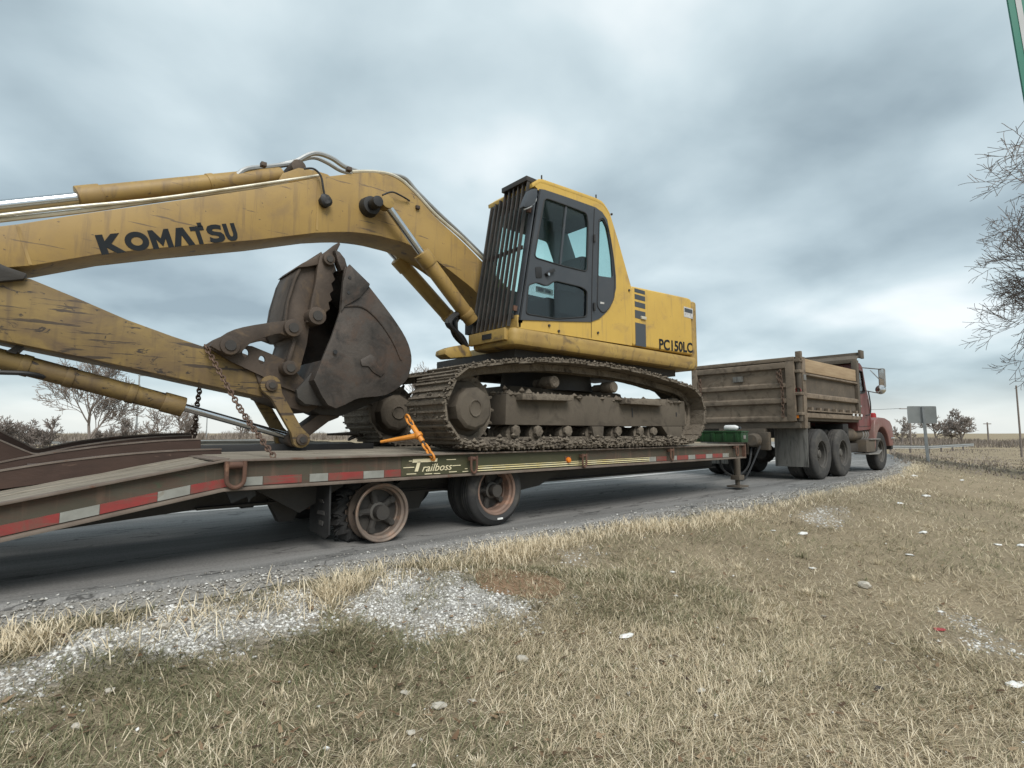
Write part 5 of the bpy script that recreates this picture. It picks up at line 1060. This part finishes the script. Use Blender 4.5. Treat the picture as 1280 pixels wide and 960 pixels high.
def grass():
    X = []; 
    for n, r0, r1, half, pw in ((260000,1.15,4.6,1.0,'sq'),(230000,4.4,14,1.0,'log'),(90000,13,45,1.0,'log')):
        x, y, r = polar(n, r0, r1, half, pw); X.append(np.stack([x,y,r],1))
    X = np.concatenate(X); x, y, r = X.T; d = edge(x)-y
    g = gravelmask(x, y); red = inpoly(x+.15*(vnoise(x*5,y*5,8)-.5),y+.15*(vnoise(x*5,y*5,9)-.5),RED)
    keep = ((d > .20+.2*vnoise(x*1.1,y*0+3,2)) | (d < -ROADW-.3)) & (~g | (RNG.random(len(x)) < .08+.5*(vnoise(x*3.5,y*3.5,63) < .4))) & (~red | (RNG.random(len(x)) < .75))
    keep &= (RNG.random(len(x)) < .30+.85*vnoise(x*3.3,y*3.3,5)*(.5+vnoise(x*9,y*9,6)))
    x, y, r, d = x[keep], y[keep], r[keep], d[keep]; n = len(x)
    big = .55*vnoise(x*.55,y*.55,21)+.3*vnoise(x*1.7,y*1.7,22)+.15*vnoise(x*5,y*5,23)
    tint = np.clip(.14+.80*big+RNG.normal(0,.25,n)-.03, 0, 1)
    grn = ((vnoise(x*.8+3,y*.8,31) > .6) & (RNG.random(n) < .4)) | ((vnoise(x*1.3,y*1.3,33) > .45) & (x < 1.7) & (RNG.random(n) < .45)); tint = np.where(grn, .14+.2*RNG.random(n), tint)
    far = np.clip(r/6,1,5)
    length = (.035+.05*RNG.random(n)+.03*vnoise(x*2,y*2,7))*np.where(r > 6, 1.15, 1); width = (.0022+.0026*RNG.random(n))*far**.8
    lean = np.clip(RNG.normal(1.12,.33,n),.1,1.52); flow = 6.28*vnoise(x*1.1,y*1.1,41)*1.4; ang = flow+RNG.normal(0,1.7,n)
    blade_mesh('grass', np.stack([x,y,hz_(x,y)-.004],1), ang, lean, length, width, tint, GR, 'short matted dry grass with green patches over the verge')
grass()
def tall():
    n = 60000; x = -2.5+26.5*RNG.random(n)**1.6; cl = vnoise(x*2.2,np.zeros(n),51); d = .38+.22*vnoise(x*1.3,np.zeros(n)+1,52)+RNG.normal(0,.12,n); y = edge(x)-d
    k = (d > .12) & (RNG.random(n) < (.25+.9*cl)*np.clip(1.15-x/9,.16,1)) & (~gravelmask(x,y) | (RNG.random(n) < .12)); x, y, d, cl = x[k], y[k], d[k], cl[k]; n = len(x)
    length = (.07+.15*RNG.random(n)*cl+.03*RNG.random(n))*np.where(x < 3, 1.25, .95); width = .0035+.003*RNG.random(n)+np.clip(x,0,24)*.0002
    blade_mesh('tall_grass', np.stack([x,y,hz_(x,y)-.004],1), RNG.uniform(0,6.28,n), np.clip(RNG.normal(.55,.32,n),0,1.3), length, width, np.clip(.78+RNG.normal(0,.15,n),.3,1), GR, 'tall straw coloured grass tufts along the road edge', .9)
tall()
def tufts():
    cx, cy, r = polar(300,1.3,20,1.0,'log'); k = (edge(cx)-cy > .6) & ~gravelmask(cx,cy); cx, cy = cx[k], cy[k]; n = len(cx)*55; i = RNG.integers(0,len(cx),n); rad = np.abs(RNG.normal(0,.035,n)); t = RNG.uniform(0,6.28,n)
    x = cx[i]+rad*np.cos(t); y = cy[i]+rad*np.sin(t); base = RNG.normal(.55,.22,len(cx))[i]; sz = RNG.uniform(.4,1.0,len(cx))[i]
    blade_mesh('grass_tufts', np.stack([x,y,hz_(x,y)-.004],1), t+RNG.normal(0,.5,n), np.clip(.25+rad*14+RNG.normal(0,.2,n),0,1.4), (.05+.07*RNG.random(n))*sz, .003+.002*RNG.random(n), np.clip(base+RNG.normal(0,.12,n),.05,1), GR, 'small upright grass tufts standing out of the matted verge', .9)
tufts()
def leaves():
    x, y, r = polar(1500,1.3,14,1.0,'log'); k = edge(x)-y > .4; x, y = x[k], y[k]; n = len(x)
    blade_mesh('fallen_leaves', np.stack([x,y,hz_(x,y)+.018],1), RNG.uniform(0,6.28,n), RNG.uniform(1.2,1.5,n), .03+.025*RNG.random(n), .014+.014*RNG.random(n), np.clip(RNG.normal(.5,.25,n),0,1), tintmat('dead leaves',[(0,(.05,.035,.025)),(1,(.34,.25,.16)),(.5,(.16,.10,.06))],.9,.1), 'scattered brown dead leaves over the verge', .6)
leaves()
def octa(name, pos, size, flat, tint, material, label):
    n = len(pos); D = np.array([(1,0,0),(-1,0,0),(0,1,0),(0,-1,0),(0,0,1),(0,0,-1),],float)
    th = RNG.uniform(0,6.28,n); c, s = np.cos(th), np.sin(th)
    v = D[None]*size[:,None,None]*RNG.uniform(.55,1.25,(n,6,1)); v += RNG.normal(0,.18,(n,6,3))*size[:,None,None]; v[:,:,2] *= flat
    x = v[:,:,0]*c[:,None]-v[:,:,1]*s[:,None]; y = v[:,:,0]*s[:,None]+v[:,:,1]*c[:,None]; v = np.stack([x,y,v[:,:,2]],-1)+pos[:,None,:]
    f = np.array([[0,2,4],[2,1,4],[1,3,4],[3,0,4],[2,0,5],[1,2,5],[3,1,5],[0,3,5]]); F_ = (np.arange(n)[:,None,None]*6+f[None]).reshape(-1)
    me = bpy.data.meshes.new(name); me.vertices.add(n*6); me.vertices.foreach_set('co', v.ravel()); me.loops.add(n*24); me.loops.foreach_set('vertex_index', F_.astype(np.int32)); me.polygons.add(n*8); me.polygons.foreach_set('loop_start', (np.arange(n*8)*3).astype(np.int32))
    a = me.attributes.new('tint','FLOAT','POINT'); a.data.foreach_set('value', np.repeat(tint,6).astype(np.float32)); me.update(calc_edges=True); me.validate(); me.materials.append(material)
    o = bpy.data.objects.new(name, me); COL.objects.link(o); tag(o, label, None, kind='stuff')
GV = tintmat('pale crushed limestone', [(0,(.13,.12,.105)),(1,(.72,.71,.68)),(.35,(.30,.285,.26)),(.7,(.50,.49,.46))], .95, 0)
def gravel():
    P_ = []; Sz = []; T = []
    for poly, dens, s0, s1 in zip(PATCH, (14000,12000,2500,2500,1800,2500), (.003,.003,.004,.004,.005,.004), (.015,.014,.016,.014,.018,.013)):
        xs = [p[0] for p in poly]; ys = [p[1] for p in poly]; n = int((max(xs)-min(xs)+.4)*(max(ys)-min(ys)+.4)*dens*1.3)
        x = RNG.uniform(min(xs)-.2,max(xs)+.2,n); y = RNG.uniform(min(ys)-.2,max(ys)+.2,n); jx = x+.5*(vnoise(x*3,y*3,61)-.5)+.2*(vnoise(x*9,y*9,65)-.5)+RNG.normal(0,.07,n); jy = y+.5*(vnoise(x*3,y*3,62)-.5)+.2*(vnoise(x*9,y*9,66)-.5)+RNG.normal(0,.07,n)
        k = inpoly(jx,jy,poly) & (RNG.random(n) < np.clip(1.5*vnoise(x*3.5,y*3.5,63)*vnoise(x*9,y*9,64)+.12,0,1)); x, y = x[k], y[k]; s = s0+(s1*1.25-s0)*RNG.random(len(x))**3.4
        P_.append(np.stack([x,y,hz_(x,y)+s*.05],1)); Sz.append(s); T.append(np.clip(RNG.normal(.6,.28,len(x)),0,1))
    n = 17000; x = np.concatenate([RNG.uniform(-2.5,9,n//2),RNG.uniform(9,24,n//4)]); m = len(x); dd = RNG.normal(.12,.10,m); y = edge(x)-dd; s = .003+.013*RNG.random(m)**3+np.clip(x,0,24)*.0003
    P_.append(np.stack([x,y,np.where(dd > 0, hz_(x,y)+.014, .001)+s*.2],1)); Sz.append(s); T.append(np.clip(RNG.normal(.4,.24,m),0,1))
    x, y, r = polar(900,1.3,26,1.0,'log'); k = edge(x)-y > .5; x, y = x[k], y[k]; s = .005+.012*RNG.random(len(x))**3
    P_.append(np.stack([x,y,hz_(x,y)+.014],1)); Sz.append(s); T.append(np.clip(RNG.normal(.66,.2,len(x)),0,1))
    octa('gravel', np.concatenate(P_), np.concatenate(Sz), .55, np.concatenate(T), GV, 'white crushed gravel in bare patches and along the road edge')
gravel()
m = M(); poly = [(x,y,ht(x,y)+.004) for x,y in smooth([(a,b,0) for a,b in RED] if False else RED,3,True)]
cen = Vector((sum(p[0] for p in poly)/len(poly),sum(p[1] for p in poly)/len(poly),0)); cen.z = ht(cen.x,cen.y)+.012
MT['redsoil'] = mat('reddish bare soil', (.235,.15,.095), (.20,.138,.09), 12, .95, 0, .6, 40, ((.27,.20,.13),.40,20,.8,.06), spec=.1)
m.add(poly+[tuple(cen)], [[i,(i+1)%len(poly),len(poly)] for i in range(len(poly))]); m.build('bare_soil','redsoil')['kind'] = 'structure'
# ---- stones and litter lying in the grass, one by one
def rock(name, label, px, py, wpx, mt, flat=.5, cat='stone', group=None, elong=1.0, sub=2):
    g = PG(px,py); dep = (g-CO).dot(FW); w = wpx*dep/F/2*.88; bm = bmesh.new(); bmesh.ops.create_icosphere(bm, subdivisions=sub, radius=1)
    sd_ = random.uniform(0,99); rz = random.uniform(-.5,.5)
    for v in bm.verts:
        v.co *= 1+(.75 if name == 'litter' else .42)*noise.noise(v.co*1.3+Vector((sd_,0,0)))+.15*noise.noise(v.co*3.7+Vector((0,sd_,0))); v.co = Vector((v.co.x*w*elong, v.co.y*w*.75, v.co.z*w*flat))
    bmesh.ops.rotate(bm, verts=bm.verts, matrix=Matrix.Rotation(rz-AZ*.0+math.atan2(RT.y,RT.x),3,'Z'))
    me = bpy.data.meshes.new(name); bm.to_mesh(me); bm.free(); o = link(name, me, mt, None, 25); o.location = g+Vector((0,0,w*flat*.55+.006)); tag(o, label, cat, group); return o
for px,py,w,mt,fl,lb in ((653,827,19,'rock',.5,'rounded tan stone below the reddish soil patch'),(549,885,23,'rock',.3,'square flat tan stone lying in greenish grass'),(590,880,13,'rock',.5,'small tan stone right beside the square flat stone'),
   (507,868,15,'rock',.35,'thin slanting tan stone beside the square flat stone'),(514,919,14,'rock',.4,'half buried tan stone below the square flat stone'),(1081,735,18,'rock',.6,'pale rounded stone alone in open straw grass'),
   (137,866,14,'rock',.5,'white stone just below the long gravel patch'),(95,912,16,'rock',.5,'flat white stone in dark green grass'),(408,939,9,'paper',.7,'small bright white pebble standing in grass'),
   (1098,864,14,'dark',.5,'dark clod of soil in straw grass'),(877,866,15,'rock',.35,'grey stone sunk in pale dry grass'),(205,786,20,'rock',.4,'large white rock at the edge of the gravel')):
    rock('stone', lb, px, py, w, mt, fl)
rock('litter', 'crumpled white paper beside the dry grass', 782, 798, 17, 'paper', .4, 'litter', None, 1.2)
rock('litter', 'white bone like stick near the gravel spot', 1268, 857, 20, 'paper', .22, 'litter', None, 1.5)
rock('litter', 'thin red plastic strip in the grass', 1174, 788, 15, 'redlens', .1, 'litter', None, 1.3)
for px,py,w in ((1125,630,9),(1142,596,10),(1128,596,7),(1158,621,12),(1154,667,14),(1137,695,10),(1247,682,10),(1276,683,12),(1016,712,9),(1003,668,13),(966,664,7),(1203,601,6),(1175,766,10),(845,746,6),(841,716,8)):
    rock('litter', 'small scrap of white litter scattered on the verge', px, py, w, 'paper', .3, 'litter', 'white litter scraps on the verge', 1.1, 1)
# ---- bare trees
def tree_segments(r, base, height, spread, depth, trunk_r, droop=0, first=.28, up=.55, nb=(3,4)):
    segs = []
    def grow(p, d, ln, rad, k):
        n = 4 if k < 2 else 3; pts = [p]; rs = [rad]
        for i in range(n):
            d = (d+Vector((r.gauss(0,.13),r.gauss(0,.13),r.gauss(0,.09)+(up*.12 if k else .1)-droop*.06*k))).normalized(); p = p+d*(ln/n); pts.append(p); rs.append(rad*(1-.45*(i+1)/n))
        segs.append((pts, rs, k))
        if k >= depth: return
        m = r.randint(*nb)+(1 if k < 2 else 0)
        for j in range(m):
            t = first+(1-first)*(j+r.random())/m if k == 0 else .25+.75*(j+r.random())/m
            q = min(int(t*n),n-1); f = t*n-q; o = pts[q].lerp(pts[min(q+1,n)],min(f,1)); rr = rs[q]*r.uniform(.5,.68)
            ax = d.orthogonal().normalized(); ax.rotate(Matrix.Rotation(r.uniform(0,6.28),3,d)); nd = (d*r.uniform(.55,1.0)+ax*spread*r.uniform(.6,1.1)).normalized()
            grow(o, nd, ln*r.uniform(.5,.74), rr, k+1)
        grow(pts[-1], (d+Vector((r.gauss(0,.2),r.gauss(0,.2),.1))).normalized(), ln*.6, rs[-1], k+1)
    grow(Vector(base), Vector((r.gauss(0,.04),r.gauss(0,.04),1)).normalized(), height*.42, trunk_r, 0); return segs
def tree(name, label, base, height, spread=.8, depth=5, trunk_r=.1, seed=1, mt='bark', group=None, cat='tree', minr=.004, **kw):
    r = random.Random(seed); segs = tree_segments(r, base, height, spread, depth, trunk_r, **kw)
    t = thing(name, label, cat, base, group); tm = M(); cm = M()
    for pts, rs, k in segs:
        rs = [max(x,minr) for x in rs]
        (tm if k == 0 else cm).tube(pts, rs, 8 if k == 0 else (5 if k < 3 else 3), cap=False)
    tm.build('trunk', mt, t); raw(cm, 'crown', mt, t); return t
def raw(m, name, mt, parent):
    off = root_loc(parent); v = np.array(m.v)-np.array(off); me = bpy.data.meshes.new(name); me.from_pydata(v.tolist(), [], m.f); return link(name, me, mt, parent)
def gz(p): return (p.x,p.y,ht(p.x,p.y))
def far_at(px, D):
    d = ray(px,541); d.z = 0; d.normalize(); q = d*D; return (q.x,q.y,ht(q.x,q.y)-.05)
tree('bare_tree', 'large leafless tree with fine spreading twigs beside the green sign', far_at(1438,22), 13.4, .9, 6, .2, 22, minr=.0085, droop=.25, first=.22)
tree('bare_tree', 'second leafless tree with pale twigs just behind the large one', far_at(1440,25), 14.5, .88, 6, .18, 13, minr=.0085, droop=.25, first=.2)
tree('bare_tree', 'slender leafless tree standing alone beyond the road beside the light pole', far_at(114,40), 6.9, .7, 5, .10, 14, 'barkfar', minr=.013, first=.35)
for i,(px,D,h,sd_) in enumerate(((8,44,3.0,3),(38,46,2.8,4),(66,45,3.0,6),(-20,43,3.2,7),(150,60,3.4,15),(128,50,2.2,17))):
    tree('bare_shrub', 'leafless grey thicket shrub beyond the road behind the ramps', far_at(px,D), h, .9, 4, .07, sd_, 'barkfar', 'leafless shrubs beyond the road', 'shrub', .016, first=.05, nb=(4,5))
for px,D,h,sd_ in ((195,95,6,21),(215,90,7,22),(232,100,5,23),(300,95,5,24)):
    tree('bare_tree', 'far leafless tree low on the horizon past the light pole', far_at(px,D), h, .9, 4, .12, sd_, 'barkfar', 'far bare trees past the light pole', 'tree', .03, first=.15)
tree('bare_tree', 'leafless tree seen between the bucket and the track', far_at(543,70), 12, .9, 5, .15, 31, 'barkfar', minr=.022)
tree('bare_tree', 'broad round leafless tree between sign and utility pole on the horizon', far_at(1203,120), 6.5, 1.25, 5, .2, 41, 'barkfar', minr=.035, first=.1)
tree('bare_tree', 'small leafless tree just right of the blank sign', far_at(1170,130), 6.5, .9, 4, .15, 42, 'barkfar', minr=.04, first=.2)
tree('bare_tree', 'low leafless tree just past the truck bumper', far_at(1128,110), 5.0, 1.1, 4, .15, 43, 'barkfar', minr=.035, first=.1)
def band(name, label, px0, px1, D0, D1, h, n, tint0, mt):
    px = RNG.uniform(px0,px1,n); D = RNG.uniform(D0,D1,n); pos = np.array([far_at(a,b) for a,b in zip(px,D)])
    hh = h*(.35+.65*vnoise(px*.06,D*.02,71))*(.5+.5*RNG.random(n)); blade_mesh(name, pos, RNG.uniform(0,6.28,n), np.abs(RNG.normal(0,.3,n)), hh, .05+.10*RNG.random(n)*h/3, np.clip(tint0+RNG.normal(0,.12,n),0,1), mt, label, .3)
FARM = tintmat('far winter brush', [(0,(.13,.11,.095)),(1,(.31,.265,.22)),(.5,(.21,.178,.15))], .95, 0)
band('far_wood', 'grey brown leafless wood along the left horizon', -60, 560, 120, 200, 3.4, 9000, .4, FARM)
band('far_brush', 'low brown brush bank along the right horizon', 1090, 1420, 90, 170, 1.6, 9000, .45, FARM)
band('roadside_brush', 'grey leafless undergrowth across the road behind the ramps', -60, 185, 38, 60, 1.0, 6000, .5, FARM)
band('dry_weeds', 'brown weeds over the hollow beyond the verge', 1110, 1420, 22, 80, .3, 9000, .8, FARM)
# ================================================================== signs, poles, rails
b_ = Vector(far_at(1158,27)); SG = thing('road_sign', 'blank grey back of a rectangular road sign on one post', 'sign', b_)
dirr = RT; tp = PD(1153,507,1); k = 27/ (Vector((tp.x-CO.x,tp.y-CO.y,0)).length); tp = CO+(tp-CO)*k
M().tube([b_,Vector((b_.x+(tp.x-b_.x)*.9,b_.y+(tp.y-b_.y)*.9,tp.z-.05))], .055, 6).build('post','galv',SG)
def plate(c, w, h, t, mt, nm, par, ax=RT, nrm=hd, upv=Vector((0,0,1)), r=.05):
    pts = rounded([(-w/2,-h/2),(w/2,-h/2),(w/2,h/2),(-w/2,h/2)], r); off = root_loc(par); n = len(pts)
    vs = [c+ax*a+upv*b-nrm*t/2 for a,b in pts]+[c+ax*a+upv*b+nrm*t/2 for a,b in pts]; m = M(); m.add(vs, [list(range(n)),list(range(2*n-1,n-1,-1))]+[[i,(i+1)%n,(i+1)%n+n,i+n] for i in range(n)]); return m.build(nm, mt, par)
cc = Vector((b_.x+(tp.x-b_.x)*.85,b_.y+(tp.y-b_.y)*.85,tp.z-.36)); plate(cc+hd*.07,1.15,.68,.02,'signback','sign_panel',SG); 
for s in (-.1,.1): plate(cc+hd*.05+RT*s*.5,.05,.64,.02,'galv','bracket',SG,r=.005)
# green guide sign reaching into the corner of the view
GS = Vector(far_at(1378,6.2)); G = thing('guide_sign', 'large green road sign with pale border high beside the bare tree', 'sign', GS)
tilt = math.radians(4.5); ax = (RT*math.cos(tilt)+ZU*math.sin(tilt)); uv_ = (ZU*math.cos(tilt)-RT*math.sin(tilt))
tl = CO+ray(1254,-28)*((6.0)/ray(1254,-28).dot(hd)); ctr = tl+ax*1.15-uv_*.95
plate(ctr,2.3,1.9,.02,'signgreen','sign_panel',G,ax,hd,uv_,.14); 
def border():
    o = rounded([(-1.07,-.87),(1.07,-.87),(1.07,.87),(-1.07,.87)],.16,6); i_ = rounded([(-1.0,-.80),(1.0,-.80),(1.0,.80),(-1.0,.80)],.12,6); return holed(o,[i_],lambda a,b: ctr+ax*a+uv_*b-hd*.012, -hd*.004,'sign_border','signwhite',G)
border()
for s in (.35,1.0): p0 = ctr+ax*s; M().tube([(p0.x+.03*hd.x,p0.y+.03*hd.y,ht(p0.x,p0.y)-.1),(p0.x+hd.x*.06,p0.y+hd.y*.06,ctr.z+.8)], .05, 8).build('post','galv',G)
def pole(name, label, cat, px, D, toppx, topy, r, mt, arm=None, group=None):
    b = Vector(far_at(px,D)); q = ray(toppx,topy); hD = Vector((q.x,q.y,0)).length; z = H+q.z*D/hD; t = thing(name, label, cat, b, group)
    M().tube([b,(b.x,b.y,z)], [r,r*.7], 8).build('pole',mt,t)
    for (w, dz, th_) in arm or []: M().tube([Vector((b.x,b.y,z+dz))-RT*w[0],Vector((b.x,b.y,z+dz))+RT*w[1]], th_, 6).build('crossarm',mt,t)
    return t, Vector((b.x,b.y,z))
lp_, lt = pole('light_pole','tall thin light pole with short arm beyond the road','light pole',170,60,172,469,.09,'galv',[((.1,1.1),-.02,.05)])
M().box(lt.x+RT.x*.8-.2,lt.x+RT.x*.8+.2,lt.y+RT.y*.8-.12,lt.y+RT.y*.8+.12,lt.z-.1,lt.z+.04).build('lamp_head','galv',lp_)
pole('light_pole','small far light pole seen beside the hanging chain','light pole',258,140,258,521,.14,'galv')
u1, w1 = pole('utility_pole','wooden utility pole with crossarm just left of the blank sign','utility pole',1138,85,1135,508,.13,'pole',[((1.2,.2),-.3,.05)])
u2, w2 = pole('utility_pole','leaning wooden pole under the bare tree twigs','utility pole',1275,60,1268,482,.075,'pole')
pole('utility_pole','short far pole right of the round bare tree','utility pole',1235,150,1231,528,.17,'pole',[((.8,.8),-.3,.08)])
e1 = CO+ray(1060,512)*(85/ray(1060,512).dot(hd)); WR = M().tube(smooth([tuple(w1-RT*1.0+Vector((0,0,-.25))),tuple((w1+e1)/2+Vector((0,0,-.2))),tuple(e1)],5), .03, 4).build('power_line','dark'); tag(WR,'power line running from the utility pole behind the truck','wire')
def guardrail(label, pts, group=None):
    pts = [Vector(p) for p in pts]; g = thing('guardrail', label, 'guardrail', pts[0]); off = Vector((0,0,.62))
    for a, b in zip(pts[:-1],pts[1:]):
        n = int((b-a).length/3.8)+1
        for i in range(n): p = a.lerp(b,i/n); M().box(p.x-.07,p.x+.07,p.y-.07,p.y+.07,p.z-.1,p.z+.7).build('post','pole',g)
        d = (b-a).normalized(); s = Vector((-d.y,d.x,0)); prof = [(-.15,0),(-.09,.05),(-.03,0),(.03,0),(.09,.05),(.15,0)]; m = M(); vs = []
        for q in (a,b):
            for z,o in prof: vs.append(q+off+Vector((0,0,z))+s*(o-.1))
        m.add(vs, [[i,i+1,i+7,i+6] for i in range(5)]); m.build('rail','galv',g)
guardrail('long grey guardrail far beyond the road left of the chain', [far_at(-30,75),far_at(150,80),far_at(330,88)])
guardrail('grey guardrail past the truck bumper on the right horizon', [far_at(1112,62),far_at(1160,66),far_at(1215,78)])
